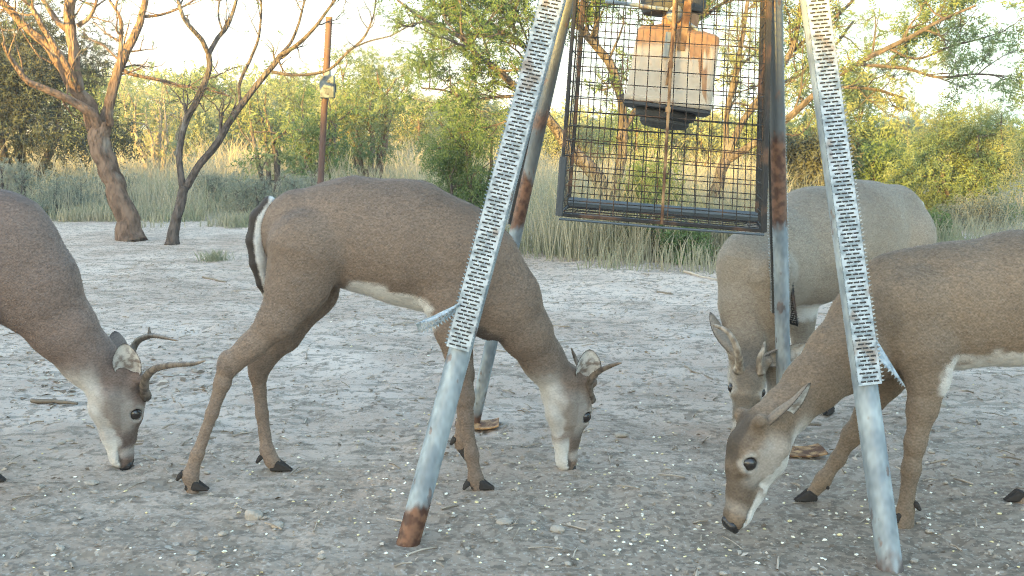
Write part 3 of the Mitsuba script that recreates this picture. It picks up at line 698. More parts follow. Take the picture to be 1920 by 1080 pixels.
q = np.stack([i * m + j, (i + 1) * m + j, (i + 1) * m + j + 1, i * m + j + 1], -1).reshape(-1, 4)
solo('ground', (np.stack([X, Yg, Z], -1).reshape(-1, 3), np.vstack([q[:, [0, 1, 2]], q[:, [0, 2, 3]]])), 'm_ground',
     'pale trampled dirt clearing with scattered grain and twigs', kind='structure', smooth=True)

def ground_at(px, py, dz=0.0):
    d = FWD + (px - 960) / F * np.array([1.0, 0, 0]) - (py - 540) / F * UPV
    p = EYE - d * EYE[2] / d[2]
    p[2] = ground_z(p[0], p[1])[0] + dz
    return p

ICO = trimesh.creation.icosphere(1, 1.0); ICO0 = trimesh.creation.icosahedron()
def pebbles(n, box, size, flat, base, seed, pull=None):
    r = np.random.default_rng(seed)
    if pull is None:
        x = r.uniform(box[0], box[1], n); y = box[2] + (box[3] - box[2]) * r.random(n) ** 1.6
    else:
        x = r.normal(pull[0], pull[2], n); y = np.abs(r.normal(pull[1], pull[3], n) - 1.9) + 1.9
    s = size[0] + (size[1] - size[0]) * r.random(n) ** 3
    V = np.array(base.vertices); k = len(V)
    jit = 1 + r.uniform(-.28, .28, (n, k, 1))
    sc = np.stack([s * r.uniform(.8, 1.4, n), s * r.uniform(.7, 1.1, n), s * flat * r.uniform(.6, 1.2, n)], 1)
    a = r.uniform(0, 6.28, n); ca, sa = np.cos(a)[:, None], np.sin(a)[:, None]
    v = V[None] * jit * sc[:, None]
    v = np.stack([v[..., 0] * ca - v[..., 1] * sa, v[..., 0] * sa + v[..., 1] * ca, v[..., 2]], -1)
    v += np.stack([x, y, ground_z(x, y) + sc[:, 2] * .45], -1)[:, None]
    f = np.array(base.faces)[None] + (np.arange(n) * k)[:, None, None]
    return v.reshape(-1, 3), f.reshape(-1, 3)
solo('gravel', pebbles(6000, (-3.2, 3.4, 1.9, 9), (.0025, .012), .55, ICO0, 3), 'm_stone', 'small grey gravel strewn over the dirt', 'gravel', kind='stuff', smooth=False)
a_ = pebbles(560, None, (.0034, .0062), .55, ICO0, 4, (.35, 2.75, .75, .45)); b_ = pebbles(260, (-2.4, 2.6, 2.0, 6.0), (.0034, .006), .55, ICO0, 5)
solo('corn_kernels', cat([a_, b_]), 'm_corn', 'pale corn kernels scattered under the feeder', 'corn', kind='stuff')

def stick_mesh(p0, p1, r, seed, n=6, bend=.12):
    rr = np.random.default_rng(seed); t = np.linspace(0, 1, n)[:, None]
    p = p0 * (1 - t) + p1 * t; L = np.linalg.norm(p1 - p0)
    p = p + rr.normal(0, bend * L / 3, (n, 3)) * np.array([1, 1, .25]) * np.sin(np.pi * t)
    p[:, 2] = np.maximum(p[:, 2], ground_z(p[:, 0], p[:, 1]) + r * .5)
    return tube(p, np.linspace(r, r * .55, n), 6)
r = np.random.default_rng(8); L = []
for k in range(1100):
    x, y = r.uniform(-3.4, 3.6), 2.0 + 8.5 * r.random() ** 1.3
    a, l = r.uniform(0, 3.14), r.uniform(.015, .085)
    p0 = np.array([x, y, ground_z(x, y)[0] + .004]); p1 = p0 + [l * math.cos(a), l * math.sin(a), r.uniform(-.002, .008)]
    L.append(tube(np.stack([p0, (p0 + p1) / 2 + [0, 0, .003], p1]), r.uniform(.0012, .0034), 5, caps=False))
lt, n = cat(L), 0
solo('twig_litter', lt, 'm_dry', 'broken brown twig bits strewn over the dirt', 'litter', kind='stuff', uv=np.random.default_rng(2).random((len(lt[0]), 2)))
# curled dry leaves and manure crumbs
def crumbs(n, seed, box, size, pull=None):
    rr = np.random.default_rng(seed)
    x = rr.uniform(box[0], box[1], n); y = box[2] + (box[3] - box[2]) * rr.random(n) ** 1.4
    if pull is not None:
        x = rr.normal(pull[0], pull[1], n); y = rr.normal(pull[2], pull[3], n)
    c = np.stack([x, y, ground_z(x, y) + .004], 1)
    a = rr.uniform(0, 6.28, n); s = rr.uniform(size[0], size[1], n)[:, None]
    e = np.stack([np.cos(a), np.sin(a), rr.uniform(-.2, .3, n)], 1) * s; f = np.stack([-np.sin(a), np.cos(a), rr.uniform(-.3, .5, n)], 1) * s * .45
    v = np.stack([c - e, c - f * .9, c + f + [0, 0, .004], c + e], 1).reshape(-1, 3)
    k = np.arange(n)[:, None] * 4
    return (v, np.vstack([k + [0, 1, 2], k + [1, 3, 2]])), np.repeat(rr.random((n, 1)), 4, 0) * [1, 1]
(lv, uvl) = crumbs(9500, 17, (-3.4, 3.6, 2.0, 10.0), (.003, .013))
(lv2, uvl2) = crumbs(260, 18, (0, 1, 0, 1), (.008, .03), (-1.62, .22, 4.35, .22))
solo('leaf_litter', cat([lv, lv2]), 'm_dry', 'dry leaf scraps strewn over the dirt', 'litter', kind='stuff', uv=np.vstack([uvl, uvl2]))

for (x0, y0, x1, y1, rad, lab) in [(1284, 682, 1336, 706, .005, 'thin dark stick left of the far buck\'s face'),
                                   (1282, 512, 1345, 528, .012, 'pale stick on the dirt below the cage, before the grass'),
                                   (1232, 548, 1262, 553, .008, 'short dark stick between the middle buck and the cage'),
                                   (1030, 608, 1068, 614, .006, 'short dark stick right of the middle buck\'s neck'),
                                   (735, 608, 790, 602, .007, 'brown stick under the belly of the middle buck'),
                                   (60, 750, 145, 755, .010, 'pale curved stick in the dark debris behind the left buck'),
                                   (380, 520, 425, 527, .008, 'dark stick on the dirt before the forked tree'),
                                   (1500, 790, 1540, 795, .006, 'dark stick beside the far buck\'s front hoof')]:
    a, b = ground_at(x0, y0), ground_at(x1, y1)
    mm = stick_mesh(a + [0, 0, rad * .6], b + [0, 0, rad * .8], rad, int(x0))
    solo('stick', mm, 'm_dry', lab, 'stick', 'sticks lying on the dirt', smooth=True, uv=np.full((len(mm[0]), 2), .3 if 'dark' in lab else .8))

def stone(px, py, w, h, lab, seed):
    p = ground_at(px, py); s = px2m(w / 2, p[1]); hh = px2m(h, p[1]) * .6
    m_ = trimesh.creation.icosphere(3, 1.0); v = np.array(m_.vertices)
    q = v + seed * 3.3
    v = v * (1 + .55 * (meshkit.fbm(q * 1.2, 2, seed) - .5)[:, None])
    v = np.round(v * 3.2) / 3.2 * .35 + v * .65
    solo('stone', (v * [s, s * .8, hh] + p + [0, 0, hh * .35], np.array(m_.faces)), 'm_stone', lab, 'stone', 'stones on the dirt', smooth=35)
stone(476, 970, 36, 22, 'pale angular stone at the bottom, right of the near hind hoof', 1)
stone(520, 985, 26, 12, 'flat stone right of the angular stone at the bottom', 2)
stone(172, 903, 28, 9, 'small white stone under the left buck\'s chin', 3)
stone(945, 980, 30, 12, 'low stone below the middle buck\'s front hoof', 4)
stone(1045, 988, 30, 16, 'small stone below the middle buck\'s muzzle', 5)
stone(1758, 762, 34, 14, 'pale stone right of the doe\'s near foreleg', 6)
stone(1165, 818, 26, 10, 'orange brown stone right of the middle buck\'s face', 7)
# ------------------------------------------------------------------ the feeder: four pipe legs with spiked guard strips, hopper, cage, dispenser
def project(p):
    q = np.asarray(p, float) - EYE; d = q @ FWD
    return 960 + F * q[0] / d, 540 - F * (q @ UPV) / d
feeder = thing('game_feeder', 'four legged galvanized pipe feeder stand with white slotted strips, standing over the deer', 'game feeder')
def slotted(w, L, pitch=.0096, slot=.0042):
    """Flat strip in (s, l) with rows of slots."""
    holes = []
    for k in range(int((L - .006) / pitch)):
        y = .006 + k * pitch
        if k % 2 == 0: xs = [(-w * .40, -w * .155), (-w * .115, w * .13), (w * .17, w * .40)]
        else: xs = [(-w * .30, -w * .04), (w * .02, w * .31)]
        holes += [[(a, y), (b, y), (b, y + slot), (a, y + slot)] for a, b in xs]
    m_ = trimesh.creation.extrude_polygon(Polygon([(-w/2, 0), (w/2, 0), (w/2, L), (-w/2, L)], holes), .0018, engine='earcut')
    return np.array(m_.vertices), np.array(m_.faces)
def teeth(w, L, pitch=.0096, tall=.009):
    parts = []
    for k in range(int((L - .006) / pitch)):
        for s in (-1, 1):
            y = .005 + k * pitch; x = s * (w / 2 + .001)
            v = np.array([(x, y, 0), (x, y + .006, 0), (x, y + .006, -.002), (x, y, -.002), (x + s * .004, y + .003, tall)])
            parts.append((v, np.array([[0, 1, 4], [1, 2, 4], [2, 3, 4], [3, 0, 4], [0, 2, 1], [0, 3, 2]])))
    return cat(parts)
def place(vf, o, xs, ys, zs):
    v, f = vf
    return o + v[:, :1] * xs + v[:, 1:2] * ys + v[:, 2:] * zs, f

def leg(foot, top, R, mat, strip_to, out, w, side_shift=0.0):
    P0 = at(*foot); P0[2] = -.03
    P1 = at(*top); ax = unit(P1 - P0)
    Pt = P0 + ax * ((1.95 - P0[2]) / ax[2])
    n = 40; t = np.linspace(0, 1, n)[:, None]
    k = put('leg', tube(P0 * (1 - t) + Pt * t, R, 24), mat, feeder, smooth=40)
    ts = np.linspace(0, 1, 800); pts = P0 + ts[:, None] * (Pt - P0)
    t0 = ts[np.argmin([abs(project(p)[1] - strip_to) for p in pts])]
    A = P0 + t0 * (Pt - P0); L = np.linalg.norm(Pt - A) - .1
    zs = np.asarray(out, float); zs = unit(zs - ax * (zs @ ax)); xs = np.cross(ax, zs)
    A = A + xs * side_shift
    s = cat([place(slotted(w, L), A + zs * (R + .007), xs, ax, zs), place(teeth(w, L), A + zs * (R + .008), xs, ax, zs)])
    put('guard_strip', s, 'm_strip', k)
    put('slot_shade', place(bar([0, 0, 0], [0, L, 0], w * .94, .004, up=(0, 0, 1)), A + zs * (R + .0025), xs, ax, zs), 'm_black', k)  # dark sheet added to stand in for the shade inside the slots
    return k, A, ax, xs, zs, L
R1, R2 = .0285, .0215
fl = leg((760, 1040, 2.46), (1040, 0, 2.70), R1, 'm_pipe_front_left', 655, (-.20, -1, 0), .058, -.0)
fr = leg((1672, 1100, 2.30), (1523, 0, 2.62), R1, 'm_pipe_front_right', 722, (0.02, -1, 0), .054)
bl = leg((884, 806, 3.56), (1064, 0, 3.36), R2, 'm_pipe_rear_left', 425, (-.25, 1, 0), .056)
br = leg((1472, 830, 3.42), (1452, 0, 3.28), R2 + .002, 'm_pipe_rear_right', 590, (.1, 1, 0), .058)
def ribbon(pts, wdir, w, parent, mat='m_strip'):
    c = spline(np.asarray(pts, float), 8); d = np.r_[0, np.cumsum(np.linalg.norm(np.diff(c, axis=0), axis=1))]
    sv, sf = slotted(w, d[-1]); tv, tf = teeth(w, d[-1], tall=.007); v, f = cat([(sv, sf), (tv, tf)])
    # bend the flat strip along the curve
    pos = np.stack([np.interp(v[:, 1], d, c[:, i]) for i in range(3)], 1)
    tan = unit(np.gradient(c, d, axis=0)); tt = np.stack([np.interp(v[:, 1], d, tan[:, i]) for i in range(3)], 1)
    wd = unit(np.asarray(wdir, float) - tt * (tt @ np.asarray(wdir, float))[:, None]); nn = np.cross(wd, tt)
    put('strip_end', (pos + v[:, :1] * wd + v[:, 2:] * nn, f), mat, parent)
ribbon([at(862, 574, 2.54), at(836, 592, 2.51), at(808, 607, 2.50), at(783, 614, 2.51)], (.25, -.35, .8), .022, fl[0])
ribbon([at(1622, 600, 2.47), at(1632, 640, 2.45), at(1650, 672, 2.43), at(1672, 695, 2.43), at(1690, 714, 2.45)], (.35, .9, -.1), .045, fr[0])
ribbon([at(1478, 520, 3.45), at(1480, 560, 3.46), at(1489, 610, 3.50)], (.6, -.7, 0), .030, br[0], 'm_wire')
ribbon([at(1449, 500, 3.45), at(1447, 550, 3.46), at(1438, 588, 3.50)], (.6, .7, 0), .030, br[0], 'm_wire')
for k, foot, dx in ((bl[0], (884, 800), .02), (br[0], (1480, 850), .03)):
    p = ground_at(*foot); u = np.linspace(-1, 1, 9)
    pr = np.stack([u * .075 + dx, 0 * u, .006 + .010 * np.abs(u) ** 3], 1)
    v, f = [], []
    for jj, yv in enumerate((-.055, 0.0, .055)):
        for tz in (0, .004): v.append(p + pr + [0, yv, tz + .003 * (jj == 1)])
    V = np.vstack(v); n9 = 9
    q = []
    for a, b, fl_ in ((0, 2, 0), (2, 4, 0), (1, 3, 1), (3, 5, 1), (0, 1, 1), (4, 5, 0)):
        for i9 in range(8):
            qq = [a * n9 + i9, a * n9 + i9 + 1, b * n9 + i9 + 1, b * n9 + i9]; q.append(qq if fl_ else qq[::-1])
    q += [[0, 9, 27, 18], [18, 27, 45, 36], [8, 26, 35, 17], [26, 44, 53, 35]]
    put('foot_plate', (V, np.array(q)), 'm_rust', k, smooth=40, label='rusty bent foot plate')
# hopper above the frame
hc = at(1262, 0, 3.08)[:2]
def lathe(prof, c, n=36):
    prof = np.asarray(prof, float); a = np.arange(n) * 2 * np.pi / n
    v = np.stack([prof[:, None, 0] * np.cos(a), prof[:, None, 0] * np.sin(a), np.repeat(prof[:, 1:], n, 1)], -1).reshape(-1, 3)
    i, k = np.meshgrid(np.arange(len(prof) - 1), np.arange(n), indexing='ij'); k2 = (k + 1) % n
    q = np.stack([i * n + k, i * n + k2, (i + 1) * n + k2, (i + 1) * n + k], -1).reshape(-1, 4)
    return v + np.array([c[0], c[1], 0]), q
put('hopper', lathe([(.0, 1.62), (.10, 1.62), (.27, 1.80), (.28, 1.82), (.28, 2.45), (.27, 2.47), (0, 2.5)], hc), 'm_pipe_rear_left', feeder, smooth=40)
put('funnel', lathe([(.0, 1.335), (.085, 1.335), (.092, 1.35), (.095, 1.42), (.105, 1.5), (.10, 1.62), (0, 1.62)], hc), 'm_black', feeder, smooth=40, label='black funnel under the hopper')
def brace(a, b, r_=.006, mat='m_rust', base='brace', parent=None):
    put(base, tube(np.stack([a, (a + b) / 2, b]), r_, 8), mat, parent or feeder, smooth=40)
brace(at(1135, 2, 2.96), at(1252, 18, 2.97), .0055, 'm_pipe_front_right')
brace(at(1286, 40, 2.98), at(1346, 84, 2.97), .005, 'm_pipe_front_right')

# cage
cage = thing('wire_cage', 'black rusty welded wire cage hanging under the feeder around the feed dispenser', 'cage')
FB = [at(1048, 402, 2.93), at(1432, 433, 2.87)]; BB = [at(1066, 386, 3.22), at(1420, 416, 3.16)]
FT0 = [at(1078, 0, 2.96), at(1443, 0, 2.90)]
H = .86
FT = [b + unit(t - b) * H for b, t in zip(FB, FT0)]; BT = [b + unit(t - a) * H for a, b, t in zip(FB, BB, FT0)]
def face(c00, c10, c01, c11, parent, nu, nv, off, rad=.0014):
    def P(u, v): return (c00 * (1 - u) + c10 * u) * (1 - v) + (c01 * (1 - u) + c11 * u) * v
    n = unit(np.cross(c10 - c00, c01 - c00)) * off
    rr = np.random.default_rng(nu * 7 + nv + abs(int(off * 1e5)))
    for i_ in range(1, nu):
        pts = np.stack([P(i_ / nu, t) for t in np.linspace(0, 1, 5)]); pts[1:-1] += rr.normal(0, .0012, (3, 3))
        put('wire', tube(pts, rad, 5, caps=False), 'm_wire', parent, smooth=True)
    for i_ in range(1, nv):
        pts = np.stack([P(t, i_ / nv) for t in np.linspace(0, 1, 4)]) + n; pts[1:-1] += rr.normal(0, .0014, (2, 3))
        put('wire', tube(pts, rad, 5, caps=False), 'm_wire', parent, smooth=True)
for nm, c in (('front_panel', (FB[0], FB[1], FT[0], FT[1], 15, 21, .0034)), ('rear_panel', (BB[0], BB[1], BT[0], BT[1], 15, 21, -.0034)),
              ('side_panel', (FB[0], BB[0], FT[0], BT[0], 8, 21, .0034)), ('side_panel', (FB[1], BB[1], FT[1], BT[1], 8, 21, -.0034)), ('floor_panel', (FB[0], FB[1], BB[0], BB[1], 16, 6, .0034))):
    a, b, cc, d = c[:4]
    kp = put(nm, bar(a, b, .010, .008, up=(0, 1, .1)), 'm_wire', cage)
    put('rail', bar(cc, d, .008, .008, up=(0, 1, .1)), 'm_wire', kp)
    face(a, b, cc, d, kp, c[4], c[5], c[6])
for b, t, w in ((FB[0], FT[0], .010), (FB[1], FT[1], .015), (BB[0], BT[0], .012), (BB[1], BT[1], .014)):
    put('corner_post', bar(b - unit(t - b) * .004, t + unit(t - b) * .01, w, .014, up=(0, 1, .1)), 'm_wire', cage)
put('corner_post', bar(FB[0] + [0, -.001, -.004], FB[0] + unit(FT[0] - FB[0]) * .16, .020, .02, up=(0, 1, .1)), 'm_black', cage)
for a, b, w in ((FB[0] + [0, -.006, -.012], FB[1] + [0, -.006, -.010], .007), (BB[0] + [0, 0, .012], BB[1] + [0, 0, .014], .032), ((FB[0] + BB[0]) / 2 + [0, 0, -.010], (FB[1] + BB[1]) / 2 + [0, 0, -.010], .012)):
    put('floor_rail', tube(np.stack([a, (a + b) / 2 + [0, 0, -.002], b]), w / 2, 8), 'm_tray', cage, smooth=40)
for a, b, pulls in ((FB, FT, (0.505, 0.515)),):
    lo, hi = a[0] * (1 - pulls[0]) + a[1] * pulls[0], b[0] * (1 - pulls[1]) + b[1] * pulls[1]
    put('hinge_rod', tube(np.stack([lo + [0, -.008, -.004], (lo + hi) / 2 + [0.001, -.009, 0], hi + [0, -.008, 0]]), .0042, 8), 'm_rust', cage, smooth=40)
    for v_ in (.36, .50, .62, .72):
        c = lo * (1 - v_) + hi * v_ + [0, -.008, 0]
        put('hinge_ring', tube(np.stack([c - unit(hi - lo) * .007, c + unit(hi - lo) * .007]), .0075, 10), 'm_rust', cage, smooth=40)
lk = at(1254, 60, 2.955)
put('latch', bar(lk, at(1247, 108, 2.952), .016, .005, up=(0, 1, 0)), 'm_pipe_front_right', cage)
put('hinge_rod', tube(np.stack([at(1271, -20, 2.94), at(1266, 60, 2.945), at(1250, 160, 2.945)]), .004, 8), 'm_rust', cage, smooth=40)

# dispenser
disp = thing('feed_dispenser', 'cream square canister with rust stained shoulders hanging inside the wire cage', 'feed dispenser')
cb, ct = at(1250, 200, 3.07), at(1264, 60, 3.07)
ux = unit(at(1330, 212, 3.06) - at(1168, 190, 3.09)); uz = unit((ct - cb) - ux * ((ct - cb) @ ux)); uy = np.cross(uz, ux)
def rounded(hw, rad, n=6):
    o = []
    for cx_, cy_, a0 in ((1, 1, 0), (-1, 1, 90), (-1, -1, 180), (1, -1, 270)):
        for a in np.radians(a0 + np.linspace(0, 90, n)):
            o.append((cx_ * (hw - rad) + rad * math.cos(a), cy_ * (hw - rad) + rad * math.sin(a)))
    return np.array(o)
def loft(levels):
    V, n = [], None
    for z, hw, rad in levels:
        pr = rounded(hw, rad); n = len(pr); V.append(cb + pr[:, :1] * ux + pr[:, 1:] * uy + z * uz)
    V.append(cb + levels[0][0] * uz[None]); V.append(cb + levels[-1][0] * uz[None])
    L = len(levels); i, k = np.meshgrid(np.arange(L - 1), np.arange(n), indexing='ij'); k2 = (k + 1) % n
    q = np.stack([i * n + k, i * n + k2, (i + 1) * n + k2, (i + 1) * n + k], -1).reshape(-1, 4)
    f = np.vstack([q[:, [0, 1, 2]], q[:, [0, 2, 3]]]); kk = np.arange(n)
    f = np.vstack([f, np.stack([0 * kk + L * n, (kk + 1) % n, kk], 1), np.stack([0 * kk + L * n + 1, (L - 1) * n + kk, (L - 1) * n + (kk + 1) % n], 1)])
    return np.vstack(V), f
put('canister', loft([(.0, .120, .02), (.006, .124, .024), (.014, .124, .024), (.016, .120, .022), (.19, .114, .024), (.200, .112, .026), (.207, .104, .03), (.212, .085, .03), (.225, .052, .03), (.262, .050, .03)]), 'm_canister', disp, smooth=35)
put('lid_rim', loft([(-.012, .112, .02), (-.010, .121, .022), (-.002, .121, .022), (-.001, .112, .02)]), 'm_black', disp, smooth=35)
ZL = [(.085, -.013), (.088, -.020), (.084, -.034), (.070, -.040), (.072, -.048), (.062, -.060), (.030, -.064), (.0, -.064)]
lv, lq = lathe(ZL[::-1], (0, 0)); put('spinner', (cb + lv[:, :1] * ux + lv[:, 1:2] * uy + lv[:, 2:] * uz, lq), 'm_black', disp, smooth=35, label='black spinner dish under the canister')
put('bracket', bar(cb + uz * .15 - uy * .118 + ux * .012, cb + uz * .29 - uy * .10 + ux * .012, .022, .006, up=(0, 1, 0)), 'm_rust', disp)
put('hanger', tube(np.stack([cb + uz * .262, cb + uz * .33]), .02, 12), 'm_rust', disp, smooth=40)
put('motor_housing', hull([(cb + uz * .25 - uy * .06 - ux * .02, .022), (cb + uz * .27 - uy * .06 - ux * .02, .022)], 24), 'm_pipe_front_left', disp, smooth=40)
# ------------------------------------------------------------------ trees
def leaflets(rng, o, d, Ls, m, ll, lw, droop=.25, diamond=True, spread=.9):
    """Feathery sprigs: o, d (n, 3) origins and directions, each carrying m leaflets. Returns (v, f, uv)."""
    n = len(o); d = unit(d)
    s = unit(np.cross(d, rng.normal(0, 1, (n, 3)) + [0, 0, .8])); Lv = Ls * rng.uniform(.6, 1.3, (n, 1))
    t = (np.arange(m) + .5) / m
    side = np.where(np.arange(m) % 2, 1, -1)[None, :, None]
    pos = o[:, None] + d[:, None] * (Lv * t)[..., None] - np.array([0, 0, 1.0]) * (droop * Lv * t ** 2)[..., None]
    ld = unit(d[:, None] * .45 + side * s[:, None] * spread + rng.normal(0, .35, (n, m, 3)) - [0, 0, .2])
    w = unit(np.cross(ld, rng.normal(0, 1, (n, m, 3))))
    le = (ll * rng.uniform(.6, 1.25, (n, m)))[..., None]; wi = (lw * rng.uniform(.7, 1.2, (n, m)))[..., None]
    if diamond:
        v = np.stack([pos, pos + ld * le * .45 + w * wi / 2, pos + ld * le, pos + ld * le * .45 - w * wi / 2], 2).reshape(-1, 3)
        k = np.arange(n * m)[:, None] * 4; f = np.vstack([k + [0, 1, 2], k + [0, 2, 3]]); c = 4
    else:
        v = np.stack([pos - w * wi / 2, pos + w * wi / 2, pos + ld * le], 2).reshape(-1, 3)
        f = np.arange(n * m * 3).reshape(-1, 3); c = 3
    u = np.repeat(np.clip(rng.random((n, 1)) * .7 + rng.random((n, m)) * .3, 0, 1).reshape(-1), c)
    return v, f, np.stack([u, u], 1)

def wig(rng, p0, d, L, n=6, w=.18, up=.05):
    p, d = [np.asarray(p0, float)], unit(d)
    for _ in range(n):
        d = unit(d + rng.normal(0, w, 3) + [0, 0, up]); p.append(p[-1] + d * L / n)
    return np.array(p)

def path_uv(n, sides):
    a = np.tile(np.arange(sides) / sides, n); b = np.repeat(np.linspace(0, 3, n), sides)
    return np.vstack([np.stack([a, b], 1), [[0, 0], [0, 3]]])

class Wood:
    def __init__(s): s.m, s.u = [], []
    def add(s, p, r, sides):
        s.m.append(tube(p, r, sides, lumps=.055 if sides > 7 else 0, seed=len(s.m))); s.u.append(path_uv(len(p), sides))
    def put(s, base, mat, parent, kind=None):
        if s.m: put(base, cat(s.m), mat, parent, smooth=True, uv=np.vstack(s.u), kind=kind)

def branchlets(rng, p, r, t0, count, L, depth, wood, sprigs, up=.06, w=.22, out=.9, gap=.05):
    """Side branches from the path p from fraction t0 on, and again from those."""
    n = len(p); seg = np.linalg.norm(np.diff(p, axis=0), axis=1).mean()
    for t in np.sort(rng.uniform(t0, 1, count)):
        x = t * (n - 1); i_ = min(int(x), n - 2)
        o = p[i_] + (p[i_ + 1] - p[i_]) * (x - i_); tan = unit(p[i_ + 1] - p[i_])
        d = unit(tan * .6 + unit(rng.normal(0, 1, 3)) * out + [0, 0, up * 3])
        l = L * rng.uniform(.5, 1.15) * (1.15 - .5 * t)
        q = wig(rng, o, d, l, 6, w, up); r0 = max(min(r * .5, .010 + l * .006) , .0022)
        wood.add(q, np.linspace(r0, .0014, len(q)), 5 if r0 > .006 else 4)
        if depth > 1: branchlets(rng, q, r0, .2, max(2, int(count * .55)), L * .5, depth - 1, wood, sprigs, up, w, out, gap)
        else:
            k = max(2, int(l / gap)); tt = rng.uniform(.1, 1, k) * (len(q) - 1); ii = np.minimum(tt.astype(int), len(q) - 2)
            oo = q[ii] + (q[ii + 1] - q[ii]) * (tt - ii)[:, None]
            sprigs.append((oo, unit(q[ii + 1] - q[ii]) * .6 + rng.normal(0, .6, (k, 3)) + [0, 0, .1]))

def limbs_tree(base, label, limbs, bark_key, leaf_key, seed, twig=(.35, 6, .8, 2), gap=.06, spr=(.11, 12, .028, .0075), group='mesquite trees', parts=True, trunk_n=1, keep=1.0, out=.9, girth=1.0):
    """limbs: (rows of (px, py, Y, radius px)); the first trunk_n make the trunk."""
    rng = np.random.default_rng(seed)
    k = thing(base, label, 'tree', group)
    sprigs, twigs = [], Wood(); tr = Wood()
    for n_, rows in enumerate(limbs):
        rows = np.asarray(rows, float)
        P = np.array([at(x, y, Y) for x, y, Y, _ in rows]); R = np.array([px2m(q * girth, Y) for _, _, Y, q in rows])
        c = spline(np.c_[P, R], 7); p, r_ = c[:, :3], np.maximum(c[:, 3], .002)
        p = p + (meshkit.fbm(p * 5, 2, seed + n_)[:, None] - .5) * np.array([1, .6, .3]) * (r_ * .9)[:, None]
        if n_ < trunk_n:
            r_ = r_ * (1 + .5 * np.exp(-np.arange(len(r_)) / 2.5)) if n_ == 0 else r_
            tr.add(p, r_, 14)
        else:
            sides = 12 if r_.max() > .03 else 8
            W = Wood(); W.add(p, r_, sides); W.put('limb', bark_key, k)
        if n_ >= trunk_n or len(limbs) == 1:
            branchlets(rng, p, r_.mean(), twig[0], int(twig[1]), twig[2], twig[3], twigs, sprigs, gap=gap, out=out)
    tr.put('trunk', bark_key, k)
    twigs.put('twigs', bark_key, k, kind='stuff')
    if leaf_key and sprigs:
        o = np.vstack([a for a, _ in sprigs]); d = np.vstack([b for _, b in sprigs])
        if keep < 1: s_ = rng.random(len(o)) < keep; o, d = o[s_], d[s_]
        v, f, u = leaflets(rng, o, d, *spr)
        put('crown', (v, f), leaf_key, k, uv=u)
    return k

def auto_tree(base, label, px, Y, top, hw, bark_key, leaf_key, seed, n_leaf=1500, bottom=.25, stems=4, spr=(.22, 9, .10, .034), category='tree', group=None, blobs=26, lean=0.0, fill=.34, foot=None):
    """A tree by its foot and size: several wandering stems, boughs, and leaf sprays massed about their ends."""
    rng = np.random.default_rng(seed)
    k = thing(base, label, category, group)
    p0 = at(px, 300, Y); p0[2] = ground_z(p0[0], p0[1])[0] if Y > 16 else 0; H = at(px, top, Y)[2] - p0[2]; Wd = px2m(hw, Y)
    wood = Wood(); ends = []; sp = []
    for s in range(stems):
        a = s * 6.283 / stems + rng.uniform(-.5, .5)
        tip = p0 + [math.cos(a) * Wd * .55 * rng.uniform(.4, 1) + lean, math.sin(a) * Wd * .55 * rng.uniform(.4, 1), H * rng.uniform(.65, .9)]
        st = p0 + [math.cos(a) * .06, math.sin(a) * .06, -.05]
        t = np.linspace(0, 1, 9)[:, None]
        p = st * (1 - t) + tip * t + np.array([math.cos(a), math.sin(a), 0]) * (np.sin(np.pi * t) * Wd * .12) + np.cumsum(rng.normal(0, .02 * H, (9, 3)), 0) * t
        r0 = .028 * H * rng.uniform(.6, 1.1)
        wood.add(p, r0 * (1 - t[:, 0]) ** .8 + .006, 7)
        for _ in range(5):
            i_ = rng.integers(3, 9); q = wig(rng, p[i_ - 1], [rng.normal(), rng.normal(), .45], H * rng.uniform(.18, .38), 5, .3, .05)
            wood.add(q, np.linspace(r0 * .35, .004, 6), 5); ends.append(q[-1]); ends.append(q[3])
        ends.append(p[-1])
    wood.put('trunk', bark_key, k)
    for _ in range(blobs):
        a, b = rng.uniform(0, 6.283), rng.uniform(bottom, 1)
        rad = Wd * math.sin(math.pi * min(1, .18 + .72 * b)) ** .7 * rng.uniform(.35, 1.0)
        ends.append(p0 + [math.cos(a) * rad + lean * b, math.sin(a) * rad * .8, H * b * rng.uniform(.86, .98)])
    if leaf_key:
        E = np.array(ends); E = E[E[:, 2] - p0[2] > H * bottom * .6]
        sz = rng.uniform(.4, 1.0, len(E)) * Wd * fill
        pick = rng.choice(len(E), n_leaf, p=sz ** 2 / (sz ** 2).sum())
        off = rng.normal(0, 1, (n_leaf, 3)) * [1, 1, .62]
        off = off / np.maximum(np.linalg.norm(off, axis=1, keepdims=True), .4) * (rng.random((n_leaf, 1)) ** .45)
        o = E[pick] + off * sz[pick][:, None]; o[:, 2] = np.maximum(o[:, 2], p0[2] + .06)
        v, f, u = leaflets(rng, o, unit(off) + rng.normal(0, .5, (n_leaf, 3)), *spr, diamond=Y < 18)
        put('crown', (v, f), leaf_key, k, uv=u)
    return k

